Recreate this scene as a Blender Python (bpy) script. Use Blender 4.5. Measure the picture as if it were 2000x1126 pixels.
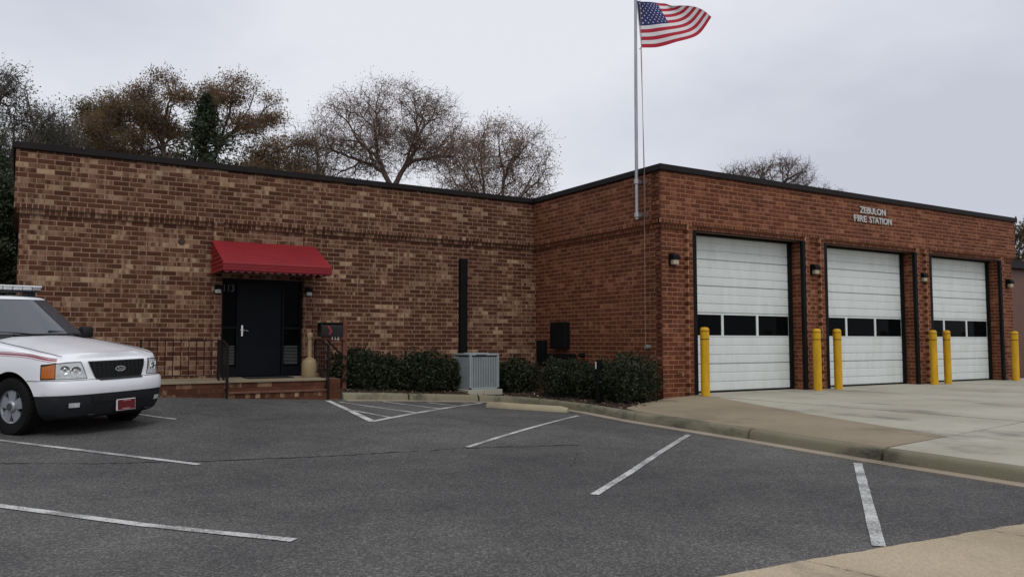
import bpy, bmesh, math, random
import numpy as np
from mathutils import Vector, Matrix

random.seed(7); rng = np.random.default_rng(7)
for o in list(bpy.data.objects): bpy.data.objects.remove(o)
S = bpy.context.scene
COL = S.collection
R = math.radians

# ------------------------------------------------------------------ camera
CAMZ = 1.45
PITCH, TH, FOC = R(3.796), R(58.4515), 1558.5          # heading of the view measured from +X (along the wing wall)
cd = bpy.data.cameras.new('camera'); cam = bpy.data.objects.new('camera', cd); COL.objects.link(cam)
cd.sensor_width = 36.0; cd.lens = FOC / 2000 * 36.0; cd.clip_start = 0.1; cd.clip_end = 3000
cam.location = (0, 0, CAMZ); cam.rotation_euler = (R(90) + PITCH, 0, TH - R(90))
S.camera = cam
S.render.resolution_x, S.render.resolution_y = 1024, 576
S.view_settings.view_transform = 'Standard'; S.view_settings.look = 'None'
S.view_settings.gamma = 1.0; S.view_settings.exposure = 0.0

# ------------------------------------------------------------------ sky and sun (heavy overcast)
SUN_EL, SUN_AZ = R(52), R(255)                          # direction the light comes from, azimuth from +X
w = bpy.data.worlds.new('World'); S.world = w; w.use_nodes = True
nt = w.node_tree; nt.nodes.clear()
def N(t, typ, **kw):
    n = t.nodes.new(typ)
    for k, v in kw.items(): setattr(n, k, v)
    return n
out = N(nt, 'ShaderNodeOutputWorld'); bg = N(nt, 'ShaderNodeBackground'); bg.inputs['Strength'].default_value = 0.1
sky = N(nt, 'ShaderNodeTexSky'); sky.sky_type = 'NISHITA'; sky.sun_disc = False
sky.sun_elevation = SUN_EL; sky.sun_rotation = R(90) - SUN_AZ; sky.dust_density = 4.0
tc = N(nt, 'ShaderNodeTexCoord'); mp = N(nt, 'ShaderNodeMapping'); mp.inputs['Scale'].default_value = (1, 1, 2.2); mp.inputs['Location'].default_value = (0, 0, .24)
n1 = N(nt, 'ShaderNodeTexNoise'); n1.inputs['Scale'].default_value = 1.35; n1.inputs['Detail'].default_value = 5; n1.inputs['Roughness'].default_value = .5
cr = N(nt, 'ShaderNodeValToRGB'); e = cr.color_ramp.elements
e[0].position = .36; e[0].color = (5.9, 6.15, 7.05, 1); e[1].position = .58; e[1].color = (8.25, 8.4, 9.0, 1)
mx = N(nt, 'ShaderNodeMix', data_type='RGBA'); mx.inputs[0].default_value = .93
nt.links.new(tc.outputs['Generated'], mp.inputs[0]); nt.links.new(mp.outputs[0], n1.inputs['Vector'])
nt.links.new(n1.outputs['Fac'], cr.inputs[0]); nt.links.new(sky.outputs[0], mx.inputs[6]); nt.links.new(cr.outputs[0], mx.inputs[7])
nt.links.new(mx.outputs[2], bg.inputs[0]); nt.links.new(bg.outputs[0], out.inputs[0])
sd = bpy.data.lights.new('sun', 'SUN'); sd.energy = 1.0; sd.angle = R(25); sd.color = (1, .97, .93)
sun = bpy.data.objects.new('sun', sd); COL.objects.link(sun)
sdir = Vector((math.cos(SUN_EL) * math.cos(SUN_AZ), math.cos(SUN_EL) * math.sin(SUN_AZ), math.sin(SUN_EL)))
sun.rotation_euler = sdir.to_track_quat('Z', 'Y').to_euler(); sun.location = sdir * 60

# ------------------------------------------------------------------ helpers
def tag(o, label=None, cat=None, group=None, kind=None):
    if label: o['label'] = label
    if cat: o['category'] = cat
    if group: o['group'] = group
    if kind: o['kind'] = kind
    return o
def empty(name, loc=(0, 0, 0), rz=0, label=None, cat=None, group=None):
    o = bpy.data.objects.new(name, None); COL.objects.link(o); o.location = loc; o.rotation_euler = (0, 0, rz)
    o.empty_display_size = .1
    return tag(o, label, cat, group)
def origin_of(p):
    v = Vector((0, 0, 0))
    while p: v += p.location; p = p.parent
    return v
class MB:
    """collects geometry in world coordinates (or in a thing's own coordinates with local=True)"""
    def __init__(s): s.v = []; s.f = []; s.m = []
    def add(s, vs, fs, m=0):
        b = len(s.v); s.v += [tuple(p) for p in vs]; s.f += [tuple(i + b for i in f) for f in fs]; s.m += [m] * len(fs)
    def box(s, x0, x1, y0, y1, z0, z1, m=0):
        s.add([(x0, y0, z0), (x1, y0, z0), (x1, y1, z0), (x0, y1, z0), (x0, y0, z1), (x1, y0, z1), (x1, y1, z1), (x0, y1, z1)],
              [(0, 3, 2, 1), (4, 5, 6, 7), (0, 1, 5, 4), (1, 2, 6, 5), (2, 3, 7, 6), (3, 0, 4, 7)], m)
    def bbox(s, x0, x1, y0, y1, z0, z1, b=.01, m=0):
        """box with chamfered edges"""
        bm = bmesh.new(); bmesh.ops.create_cube(bm, size=1)
        for v in bm.verts: v.co = ((x0 + x1) / 2 + v.co.x * (x1 - x0), (y0 + y1) / 2 + v.co.y * (y1 - y0), (z0 + z1) / 2 + v.co.z * (z1 - z0))
        bmesh.ops.bevel(bm, geom=list(bm.edges), offset=b, segments=2, affect='EDGES', profile=.5)
        s.bm(bm, m)
    def bm(s, bm, m=0):
        bm.verts.index_update(); s.add([v.co[:] for v in bm.verts], [[v.index for v in f.verts] for f in bm.faces], m); bm.free()
    def tube(s, path, r, n=8, m=0, cap=True):
        path = [Vector(p) for p in path]; k = len(path); rs = r if isinstance(r, (list, tuple)) else [r] * k
        vs = []; a = None
        for i, p in enumerate(path):
            t = (path[min(i + 1, k - 1)] - path[max(i - 1, 0)]).normalized()
            if a is None: a = t.orthogonal().normalized()
            a = (a - t * a.dot(t)).normalized(); b = t.cross(a)
            for j in range(n):
                q = 2 * math.pi * j / n; vs.append(p + (a * math.cos(q) + b * math.sin(q)) * rs[i])
        fs = [(i * n + j, i * n + (j + 1) % n, (i + 1) * n + (j + 1) % n, (i + 1) * n + j) for i in range(k - 1) for j in range(n)]
        if cap: fs += [tuple(range(n))[::-1], tuple((k - 1) * n + j for j in range(n))]
        s.add(vs, fs, m)
    def bar(s, p, q, wx, wz, m=0, up=(0, 0, 1)):
        """rectangular bar from p to q"""
        p, q = Vector(p), Vector(q); t = (q - p).normalized(); u = Vector(up)
        if abs(t.dot(u)) > .98: u = Vector((0, 1, 0))
        a = t.cross(u).normalized(); b = a.cross(t)
        vs = [c + a * sx * wx / 2 + b * sz * wz / 2 for c in (p, q) for sx, sz in ((-1, -1), (1, -1), (1, 1), (-1, 1))]
        s.add(vs, [(0, 1, 2, 3), (7, 6, 5, 4), (0, 4, 5, 1), (1, 5, 6, 2), (2, 6, 7, 3), (3, 7, 4, 0)], m)
    def lathe(s, prof, c, axis='z', n=24, m=0, cap=True):
        """prof: (radius, height along axis)"""
        vs = []
        for r, h in prof:
            for j in range(n):
                q = 2 * math.pi * j / n; a, b = r * math.cos(q), r * math.sin(q)
                vs.append({'z': (c[0] + a, c[1] + b, c[2] + h), 'y': (c[0] + a, c[1] + h, c[2] + b), 'x': (c[0] + h, c[1] + a, c[2] + b)}[axis])
        k = len(prof)
        fs = [(i * n + j, i * n + (j + 1) % n, (i + 1) * n + (j + 1) % n, (i + 1) * n + j) for i in range(k - 1) for j in range(n)]
        if cap: fs += [tuple(range(n))[::-1], tuple((k - 1) * n + j for j in range(n))]
        s.add(vs, fs, m)
    def slab(s, poly, ztop, thick, m=0):
        """polygon extruded down; ztop a number or function of (x, y)"""
        zf = ztop if callable(ztop) else (lambda x, y: ztop); n = len(poly)
        vs = [(x, y, zf(x, y)) for x, y in poly] + [(x, y, zf(x, y) - thick) for x, y in poly]
        s.add(vs, [tuple(range(n)), tuple(range(2 * n - 1, n - 1, -1))] + [(i, i + n, (i + 1) % n + n, (i + 1) % n) for i in range(n)], m)
    def grid(s, P, closed=False, m=0):
        """P[i][j] rows of points"""
        a, b = len(P), len(P[0]); vs = [p for r in P for p in r]
        s.add(vs, [(i * b + j, i * b + (j + 1) % b, (i + 1) * b + (j + 1) % b, (i + 1) * b + j) for i in range(a - 1) for j in range(b if closed else b - 1)], m)
    def build(s, name, mats, parent=None, smooth=False, local=False, fix=True):
        me = bpy.data.meshes.new(name)
        off = Vector((0, 0, 0)) if (local or parent is None) else origin_of(parent)
        me.from_pydata([(p[0] - off.x, p[1] - off.y, p[2] - off.z) for p in s.v], [], s.f)
        for mt in (mats if isinstance(mats, (list, tuple)) else [mats]): me.materials.append(mt)
        if any(s.m): me.polygons.foreach_set('material_index', s.m)
        if fix:
            b = bmesh.new(); b.from_mesh(me); bmesh.ops.recalc_face_normals(b, faces=b.faces); b.to_mesh(me); b.free()
        if smooth:
            me.polygons.foreach_set('use_smooth', [True] * len(me.polygons))
            if smooth is not True: me.set_sharp_from_angle(angle=R(smooth))
        me.update()
        o = bpy.data.objects.new(name, me); COL.objects.link(o); o.parent = parent
        return o
def copy_tree(o, parent=None):
    c = o.copy(); COL.objects.link(c); c.parent = parent
    for ch in list(o.children): copy_tree(ch, c)
    return c
def text_mesh(txt, size, extrude, bold=0.0):
    cu = bpy.data.curves.new('lettering', 'FONT'); cu.body = txt; cu.size = size; cu.extrude = extrude; cu.offset = bold; cu.align_x = 'LEFT'
    t = bpy.data.objects.new('t', cu); COL.objects.link(t)
    dg = bpy.context.evaluated_depsgraph_get(); me = bpy.data.meshes.new_from_object(t.evaluated_get(dg))
    bpy.data.objects.remove(t); return me
def lettering(txt, fit, frame, mat_, parent, name='lettering', depth=.01, bold=0.0, local=False):
    """fit=(width,height); frame maps (a,b,d) in metres to a point"""
    me = text_mesh(txt, 1.0, .5, bold); n = len(me.vertices); co = np.empty(n * 3); me.vertices.foreach_get('co', co); co = co.reshape(-1, 3)
    lo, hi = co.min(0), co.max(0); off = Vector((0, 0, 0)) if local else origin_of(parent)
    for i in range(n):
        a = (co[i, 0] - lo[0]) / (hi[0] - lo[0]) * fit[0]; b = (co[i, 1] - lo[1]) / (hi[1] - lo[1]) * fit[1]; d = (co[i, 2] + .5) * depth
        me.vertices[i].co = Vector(frame(a, b, d)) - off
    me.name = name; me.materials.clear(); me.materials.append(mat_)
    o = bpy.data.objects.new(name, me); COL.objects.link(o); o.parent = parent; return o

# ------------------------------------------------------------------ materials
def mat(name, col, rough=.6, metal=0., var=.12, vscale=3., bump=0., bscale=40., spec=.4, coat=0., emit=0., rvar=0.):
    """principled with soft noise variation of its own colour"""
    m = bpy.data.materials.new(name); m.use_nodes = True; t = m.node_tree; p = t.nodes['Principled BSDF']
    p.inputs['Roughness'].default_value = rough; p.inputs['Metallic'].default_value = metal; p.inputs['Specular IOR Level'].default_value = spec
    p.inputs['Coat Weight'].default_value = coat; p.inputs['Base Color'].default_value = (*col, 1)
    g = N(t, 'ShaderNodeNewGeometry')
    if var:
        n = N(t, 'ShaderNodeTexNoise'); n.inputs['Scale'].default_value = vscale; n.inputs['Detail'].default_value = 6; n.inputs['Roughness'].default_value = .62
        t.links.new(g.outputs['Position'], n.inputs['Vector'])
        mr = N(t, 'ShaderNodeMapRange'); mr.inputs[1].default_value = .3; mr.inputs[2].default_value = .7; mr.inputs[3].default_value = 1 - var; mr.inputs[4].default_value = 1 + var
        t.links.new(n.outputs['Fac'], mr.inputs[0])
        mm = N(t, 'ShaderNodeMix', data_type='RGBA', blend_type='MULTIPLY'); mm.inputs[0].default_value = 1; mm.inputs[6].default_value = (*col, 1)
        t.links.new(mr.outputs[0], mm.inputs[7]); t.links.new(mm.outputs[2], p.inputs['Base Color'])
        if rvar:
            mq = N(t, 'ShaderNodeMapRange'); mq.inputs[3].default_value = rough - rvar; mq.inputs[4].default_value = rough + rvar
            t.links.new(n.outputs['Fac'], mq.inputs[0]); t.links.new(mq.outputs[0], p.inputs['Roughness'])
    if bump:
        n = N(t, 'ShaderNodeTexNoise'); n.inputs['Scale'].default_value = bscale; n.inputs['Detail'].default_value = 4
        t.links.new(g.outputs['Position'], n.inputs['Vector'])
        b = N(t, 'ShaderNodeBump'); b.inputs['Strength'].default_value = bump; b.inputs['Distance'].default_value = .01
        t.links.new(n.outputs['Fac'], b.inputs['Height']); t.links.new(b.outputs[0], p.inputs['Normal'])
    return m
def ramp(t, src, stops):
    c = N(t, 'ShaderNodeValToRGB'); el = c.color_ramp.elements
    while len(el) < len(stops): el.new(.5)
    for i, (p, q) in enumerate(stops): el[i].position = p; el[i].color = (*q, 1) if len(q) == 3 else q
    t.links.new(src, c.inputs[0]); return c.outputs[0]
def noise(t, vec, scale, detail=4, rough=.5, sc=None):
    n = N(t, 'ShaderNodeTexNoise'); n.inputs['Scale'].default_value = scale; n.inputs['Detail'].default_value = detail; n.inputs['Roughness'].default_value = rough
    if sc:
        mpp = N(t, 'ShaderNodeMapping'); mpp.inputs['Scale'].default_value = sc; t.links.new(vec, mpp.inputs[0]); vec = mpp.outputs[0]
    t.links.new(vec, n.inputs['Vector']); return n.outputs['Fac']
def math_(t, op, a, b=None, c=None):
    n = N(t, 'ShaderNodeMath', operation=op)
    for i, x in enumerate((a, b, c)):
        if x is None: continue
        if isinstance(x, (int, float)): n.inputs[i].default_value = x
        else: t.links.new(x, n.inputs[i])
    return n.outputs[0]
def mixc(t, f, a, b, mode='MIX'):
    n = N(t, 'ShaderNodeMix', data_type='RGBA', blend_type=mode)
    for i, x in ((0, f), (6, a), (7, b)):
        if isinstance(x, (int, float)): n.inputs[i].default_value = x
        elif isinstance(x, tuple): n.inputs[i].default_value = (*x, 1)
        else: t.links.new(x, n.inputs[i])
    return n.outputs[2]

def brick_mat(name, darks, tans, amount):
    """fired brick: each piece has its own tone, some are flashed in pale upright streaks"""
    m = bpy.data.materials.new(name); m.use_nodes = True; t = m.node_tree; p = t.nodes['Principled BSDF']
    at = N(t, 'ShaderNodeAttribute'); at.attribute_name = 'tone'; sp = N(t, 'ShaderNodeSeparateColor'); t.links.new(at.outputs['Color'], sp.inputs[0])
    g = N(t, 'ShaderNodeNewGeometry'); pos = g.outputs['Position']
    off = N(t, 'ShaderNodeVectorMath', operation='ADD'); cb = N(t, 'ShaderNodeCombineXYZ')
    t.links.new(math_(t, 'MULTIPLY', sp.outputs[0], 31.), cb.inputs[0]); t.links.new(math_(t, 'MULTIPLY', sp.outputs[1], 17.), cb.inputs[1])
    t.links.new(pos, off.inputs[0]); t.links.new(cb.outputs[0], off.inputs[1])
    streak = noise(t, off.outputs[0], 9., 3, .6, (1, 1, .18))
    f = math_(t, 'ADD', streak, math_(t, 'MULTIPLY', math_(t, 'SUBTRACT', sp.outputs[2], .5), amount))
    mr = N(t, 'ShaderNodeMapRange', interpolation_type='SMOOTHSTEP'); mr.inputs[1].default_value = .47; mr.inputs[2].default_value = .80; t.links.new(f, mr.inputs[0])
    dark = ramp(t, sp.outputs[0], [(0, darks[0]), (.5, darks[1]), (1, darks[2])])
    tan = ramp(t, sp.outputs[1], [(0, tans[0]), (.5, tans[1]), (1, tans[2])])
    fine = noise(t, pos, 55., 4, .7)
    c = mixc(t, mr.outputs[0], dark, tan)
    mr2 = N(t, 'ShaderNodeMapRange'); mr2.inputs[1].default_value = .25; mr2.inputs[2].default_value = .75; mr2.inputs[3].default_value = .72; mr2.inputs[4].default_value = 1.28
    t.links.new(fine, mr2.inputs[0]); c = mixc(t, 1., c, mr2.outputs[0], 'MULTIPLY')
    wz = noise(t, pos, .9, 5, .6, (1, 1, .45)); c = mixc(t, 1., c, ramp(t, wz, [(.3, (.80, .79, .78)), (.5, (1, 1, 1)), (.7, (1.14, 1.14, 1.14))]), 'MULTIPLY')
    t.links.new(c, p.inputs['Base Color']); p.inputs['Roughness'].default_value = .85; p.inputs['Specular IOR Level'].default_value = .25
    b = N(t, 'ShaderNodeBump'); b.inputs['Strength'].default_value = .35; b.inputs['Distance'].default_value = .006
    t.links.new(fine, b.inputs['Height']); t.links.new(b.outputs[0], p.inputs['Normal'])
    return m
M = {}
M['brick_wing'] = brick_mat('wing_brick', [(.060, .0205, .0105), (.078, .027, .014), (.10, .039, .022)], [(.16, .078, .046), (.23, .13, .08), (.38, .26, .16)], .54)
M['brick_bay'] = brick_mat('bay_brick', [(.088, .0255, .0115), (.104, .0305, .014), (.125, .039, .0185)], [(.17, .062, .031), (.21, .08, .042), (.26, .11, .06)], .42)
M['mortar_wing'] = mat('pale_mortar', (.315, .205, .14), .95, var=.25, vscale=5)
M['mortar_bay'] = mat('warm_mortar', (.36, .18, .10), .95, var=.2, vscale=6)
M['coping'] = mat('dark_coping', (.016, .013, .013), .55, var=.2, spec=.12)
M['steel'] = mat('black_steel', (.007, .007, .0075), .6, var=.25, spec=.1)
M['iron'] = mat('painted_iron', (.014, .010, .009), .6, var=.2, spec=.12)
def grime_mat(name, col, rough, lo, sc):
    m = bpy.data.materials.new(name); m.use_nodes = True; t = m.node_tree; p = t.nodes['Principled BSDF']; g = N(t, 'ShaderNodeNewGeometry'); pos = g.outputs['Position']
    a = noise(t, pos, 2.2, 6, .65, sc); b = noise(t, pos, 14., 4, .6)
    c = mixc(t, 1., col, ramp(t, a, [(.30, (lo, lo, lo * .97)), (.55, (1, 1, 1)), (.75, (1.05, 1.05, 1.05))]), 'MULTIPLY'); c = mixc(t, 1., c, ramp(t, b, [(.3, (.95, .95, .94)), (.6, (1, 1, 1))]), 'MULTIPLY')
    t.links.new(c, p.inputs['Base Color']); p.inputs['Roughness'].default_value = rough; p.inputs['Specular IOR Level'].default_value = .3; return m
M['door_white'] = grime_mat('white_door_paint', (.63, .675, .665), .5, .91, (2.5, 1, .5))
M['glass_dark'] = mat('dark_glass', (.003, .0035, .004), .08, var=0, spec=.02)
M['black_door'] = mat('black_door_paint', (.005, .006, .009), .45, var=.2, spec=.1)
M['red'] = mat('red_awning_paint', (.205, .0035, .008), .5, var=.12, vscale=2)
M['yellow'] = grime_mat('yellow_sleeve', (.60, .335, .008), .45, .72, (3, 3, .8))
M['letter'] = mat('grey_letter', (.48, .48, .465), .5, var=.1)
M['white_paint'] = mat('white_paint', (.78, .78, .78), .5, var=.05)
M['alu'] = mat('aluminium', (.36, .36, .37), .4, metal=.7, var=.12)
M['lens'] = mat('frosted_lens', (.36, .31, .22), .35, var=.1)
M['lens_white'] = mat('clear_lens', (.42, .42, .40), .3, var=.1)
M['bark'] = mat('bark', (.12, .088, .074), .9, var=.3, vscale=4)
M['bark_grey'] = mat('grey_bark', (.10, .085, .075), .9, var=.3, vscale=4)
M['ac'] = mat('ac_paint', (.27, .315, .32), .5, var=.1)
M['ac_dark'] = mat('ac_dark_coil', (.05, .055, .06), .6, var=.2)  # dark grey of the coil, fan guard and name plate
M['tan_plastic'] = mat('tan_plastic', (.30, .22, .125), .5, var=.12)
M['brown_wood'] = mat('brown_wood', (.13, .045, .028), .75, var=.25, vscale=12)
M['mailbox'] = mat('mailbox_metal', (.012, .009, .010), .4, var=.2, spec=.2)
M['rope'] = mat('halyard_rope', (.26, .17, .14), .8, var=.1)
M['stucco'] = mat('roof_membrane', (.12, .12, .12), .9, var=.2)
M['kerb'] = None

def leaf_mat(name, cols, rough=.7, trans=.5):
    m = bpy.data.materials.new(name); m.use_nodes = True; t = m.node_tree; p = t.nodes['Principled BSDF']
    g = N(t, 'ShaderNodeNewGeometry'); c = ramp(t, g.outputs['Random Per Island'], cols)
    big = noise(t, g.outputs['Position'], .6, 3); mr = N(t, 'ShaderNodeMapRange'); mr.inputs[1].default_value = .3; mr.inputs[2].default_value = .7; mr.inputs[3].default_value = .65; mr.inputs[4].default_value = 1.3
    t.links.new(big, mr.inputs[0]); c = mixc(t, 1., c, mr.outputs[0], 'MULTIPLY')
    t.links.new(c, p.inputs['Base Color']); p.inputs['Roughness'].default_value = rough; p.inputs['Specular IOR Level'].default_value = .25
    tr = N(t, 'ShaderNodeBsdfTranslucent'); t.links.new(c, tr.inputs[0]); ms = N(t, 'ShaderNodeMixShader'); ms.inputs[0].default_value = trans
    t.links.new(p.outputs[0], ms.inputs[1]); t.links.new(tr.outputs[0], ms.inputs[2]); t.links.new(ms.outputs[0], t.nodes['Material Output'].inputs[0])
    return m
L_OCHRE = leaf_mat('ochre_leaf', [(0, (.15, .10, .05)), (.4, (.21, .13, .06)), (.75, (.26, .15, .07)), (1, (.18, .15, .08))])
L_RUST = leaf_mat('rust_leaf', [(0, (.22, .155, .11)), (.5, (.34, .20, .13)), (.8, (.30, .22, .15)), (1, (.42, .19, .13))])
L_OLIVE = leaf_mat('olive_leaf', [(0, (.08, .068, .032)), (.5, (.125, .095, .045)), (1, (.16, .125, .07))])
L_GREY = leaf_mat('grey_green_leaf', [(0, (.06, .068, .05)), (.5, (.11, .115, .085)), (1, (.16, .155, .115))])
L_CEDAR = leaf_mat('cedar_leaf', [(0, (.02, .03, .014)), (.5, (.032, .046, .022)), (1, (.055, .07, .035))], trans=.1)
L_SHRUB = leaf_mat('shrub_leaf', [(0, (.009, .015, .007)), (.5, (.017, .026, .011)), (.9, (.034, .045, .019)), (1, (.065, .065, .032))], .6, .1)

def asphalt_mat():
    m = bpy.data.materials.new('asphalt'); m.use_nodes = True; t = m.node_tree; p = t.nodes['Principled BSDF']
    g = N(t, 'ShaderNodeNewGeometry'); pos = g.outputs['Position']
    big = noise(t, pos, .22, 5, .55); mid = noise(t, pos, 1.3, 5, .6); fine = noise(t, pos, 60., 3, .8)
    v = N(t, 'ShaderNodeTexVoronoi'); v.inputs['Scale'].default_value = 75.; t.links.new(pos, v.inputs['Vector'])
    sc = N(t, 'ShaderNodeSeparateColor'); t.links.new(v.outputs['Color'], sc.inputs[0])
    stone = ramp(t, sc.outputs[0], [(0, (.024, .024, .024)), (.4, (.055, .054, .052)), (.75, (.10, .098, .093)), (1, (.22, .214, .2))])
    c = mixc(t, .4, stone, ramp(t, fine, [(.25, (.035, .035, .035)), (.75, (.13, .127, .122))]))
    c = mixc(t, 1., c, ramp(t, big, [(.3, (.60, .60, .61)), (.5, (.95, .95, .95)), (.7, (1.42, 1.41, 1.38))]), 'MULTIPLY')
    c = mixc(t, 1., c, ramp(t, mid, [(.28, (.75, .75, .76)), (.5, (1, 1, 1)), (.72, (1.2, 1.19, 1.17))]), 'MULTIPLY')
    # dusty pale scuffs where wheels turn
    sw = noise(t, pos, .8, 6, .7, (1, .35, 1)); sc2 = ramp(t, sw, [(.62, (0, 0, 0)), (.74, (1, 1, 1))])
    c = mixc(t, math_(t, 'MULTIPLY', sc2, .35), c, (.19, .185, .175))
    oil = ramp(t, noise(t, pos, 1.15, 3, .5, (1, .8, 1)), [(.70, (1, 1, 1)), (.76, (.45, .45, .46))]); c = mixc(t, 1., c, oil, 'MULTIPLY')
    t.links.new(c, p.inputs['Base Color']); p.inputs['Roughness'].default_value = .82; p.inputs['Specular IOR Level'].default_value = .3
    b = N(t, 'ShaderNodeBump'); b.inputs['Strength'].default_value = .7; b.inputs['Distance'].default_value = .006
    t.links.new(v.outputs['Distance'], b.inputs['Height']); t.links.new(b.outputs[0], p.inputs['Normal'])
    return m
def concrete_mat(name, col, stain=.5, grain=.12):
    m = bpy.data.materials.new(name); m.use_nodes = True; t = m.node_tree; p = t.nodes['Principled BSDF']
    g = N(t, 'ShaderNodeNewGeometry'); pos = g.outputs['Position']
    big = noise(t, pos, .45, 6, .6); fine = noise(t, pos, 70., 3, .75); st = noise(t, pos, 1.1, 7, .68, (1, .4, 1))
    c = mixc(t, 1., col, ramp(t, big, [(.3, (.78, .77, .74)), (.55, (1, 1, 1)), (.75, (1.12, 1.12, 1.12))]), 'MULTIPLY')
    c = mixc(t, 1., c, ramp(t, fine, [(.25, (1 - grain,) * 3), (.75, (1 + grain,) * 3)]), 'MULTIPLY')
    c = mixc(t, 1., c, ramp(t, st, [(.30, (1 - stain, 1 - stain, 1 - stain * .95)), (.46, (1, 1, 1))]), 'MULTIPLY')
    t.links.new(c, p.inputs['Base Color']); p.inputs['Roughness'].default_value = .88; p.inputs['Specular IOR Level'].default_value = .25
    b = N(t, 'ShaderNodeBump'); b.inputs['Strength'].default_value = .3; b.inputs['Distance'].default_value = .004
    t.links.new(fine, b.inputs['Height']); t.links.new(b.outputs[0], p.inputs['Normal'])
    return m
def stripe_mat():
    m = bpy.data.materials.new('worn_line_paint'); m.use_nodes = True; t = m.node_tree; p = t.nodes['Principled BSDF']
    g = N(t, 'ShaderNodeNewGeometry'); pos = g.outputs['Position']
    a = noise(t, pos, 45., 4, .8); b = noise(t, pos, 1.6, 5, .6)
    f = ramp(t, math_(t, 'ADD', math_(t, 'MULTIPLY', a, .6), math_(t, 'MULTIPLY', b, .5)), [(.49, (1, 1, 1)), (.61, (.0, .0, .0)), (.7, (0, 0, 0))])
    c = mixc(t, math_(t, 'MULTIPLY', f, .8), (.58, .58, .56), (.09, .09, .088))
    t.links.new(c, p.inputs['Base Color']); p.inputs['Roughness'].default_value = .7
    return m
M['asphalt'] = asphalt_mat(); M['stripe'] = stripe_mat()
M['tan_conc'] = concrete_mat('tan_concrete', (.27, .225, .155), .45, .22)
M['grey_conc'] = concrete_mat('grey_concrete', (.40, .38, .31), .5, .18)
M['kerb'] = concrete_mat('kerb_concrete', (.205, .19, .13), .8, .22)
M['gutter'] = concrete_mat('gutter_concrete', (.33, .28, .21), .4)
M['walk_conc'] = concrete_mat('sidewalk_concrete', (.40, .33, .23), .45, .3)
M['mulch'] = mat('dark_mulch', (.030, .019, .013), .95, var=.6, vscale=25, bump=1., bscale=60)
M['chip'] = leaf_mat('fallen_leaf', [(0, (.05, .025, .015)), (.5, (.11, .06, .035)), (.9, (.2, .13, .08)), (1, (.4, .34, .26))], .8, 0)
M['earth'] = mat('dull_grass', (.05, .055, .028), .95, var=.4, vscale=1.5)
M['crack'] = mat('crack_tar', (.018, .018, .018), .9, var=.3)

# ================================================================== GROUND
def clamp(a, lo=0., hi=1.): return max(lo, min(hi, a))
def sstep(a, b, x): q = clamp((x - a) / (b - a)); return q * q * (3 - 2 * q)
def lot(x, y):
    """height of the car park: level near the camera, rising gently towards the entrance"""
    return .03 * max(0., y - 7) * clamp((10 - x) / 5) + .05 * clamp(5 - x, 0, 6) * sstep(13.5, 16.4, y)
g = MB(); g.slab([(-900, -900), (900, -900), (900, 900), (-900, 900)], -.08, .5); tag(g.build('ground', M['earth']), kind='structure')
g = MB(); xs = np.arange(-26, 46.1, .4); ys = np.arange(-22, 19.1, .3)
g.grid([[(x, y, lot(x, y)) for x in xs] for y in ys]); tag(g.build('parking_lot', M['asphalt'], smooth=True), kind='structure')

YL, XI, YB, XW, XR = 17.613, 11.491, 12.669, -.204, 25.898       # wing face, bay side face, bay front face, left end, right end
# painted lines follow the surface
def stripe(a, b, wd=.10):
    a, b = Vector(a), Vector(b); t = (b - a); n = max(2, int(t.length / .2)); t.normalize(); q = Vector((-t.y, t.x)) * wd / 2
    st = MB(); P = []
    for i in range(n + 1):
        c = a.lerp(b, i / n); j = 1 + random.uniform(-.05, .05); P.append([(c + q * k * j).to_tuple() for k in (-1, 1)])
    st.grid([[(x, y, lot(x, y) + .007) for x, y in r] for r in P])
    tag(st.build('parking_line', M['stripe']), kind='structure')
for a, b, wd in (((-1.6, 14.55), (1.75, 9.52), .085), ((-2.2, 10.9), (1.75, 5.89), .095), ((-.6, 17.4), (2.16, 13.78), .08),
              ((5.03, 9.30), (9.15, 12.48), .075), ((4.68, 6.13), (8.80, 9.14), .085), ((5.23, 3.55), (8.55, 6.05), .095),
              ((5.36, 15.91), (4.88, 12.24), .12), ((4.86, 12.22), (8.93, 15.85), .105),
              ((5.51, 15.59), (6.20, 13.44), .095), ((5.17, 13.96), (5.40, 12.70), .095), ((6.55, 15.86), (7.07, 14.24), .095), ((7.53, 15.76), (7.83, 14.90), .095), ((8.40, 15.75), (8.44, 15.42), .08)):
    stripe(a, b, wd)
# long wandering crack and a few short ones
def crack(pts, wd):
    c = MB(); P = []; pts = [Vector(p) for p in pts]
    for i in range(len(pts) - 1):
        n = max(3, int((pts[i + 1] - pts[i]).length / .07))
        for k in range(n):
            q = pts[i].lerp(pts[i + 1], k / n) + Vector((random.gauss(0, .016), random.gauss(0, .018))); h = wd * random.uniform(.15, 1.0)
            P.append([(q.x, q.y - h), (q.x, q.y + h)])
    c.grid([[(x, y, lot(x, y) + .0055) for x, y in r] for r in P]); return c
c = crack([(-2.5, 11.4), (-.15, 10.54), (1.0, 10.0), (1.84, 9.73), (3.25, 9.42), (5.26, 9.21), (6.6, 8.9)], .022)
for pts in ([(3.2, 12.6), (3.5, 11.3), (3.9, 10.5)], [(7.4, 7.9), (8.3, 6.9)], [(5.5, 7.6), (6.3, 8.6)], [(2.6, 14.2), (3.4, 13.3), (4.6, 12.9)]):
    d = crack(pts, .008); b = len(c.v); c.v += d.v; c.f += [tuple(i + b for i in f) for f in d.f]; c.m += d.m
tag(c.build('pavement_crack', M['crack']), kind='structure')

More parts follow.
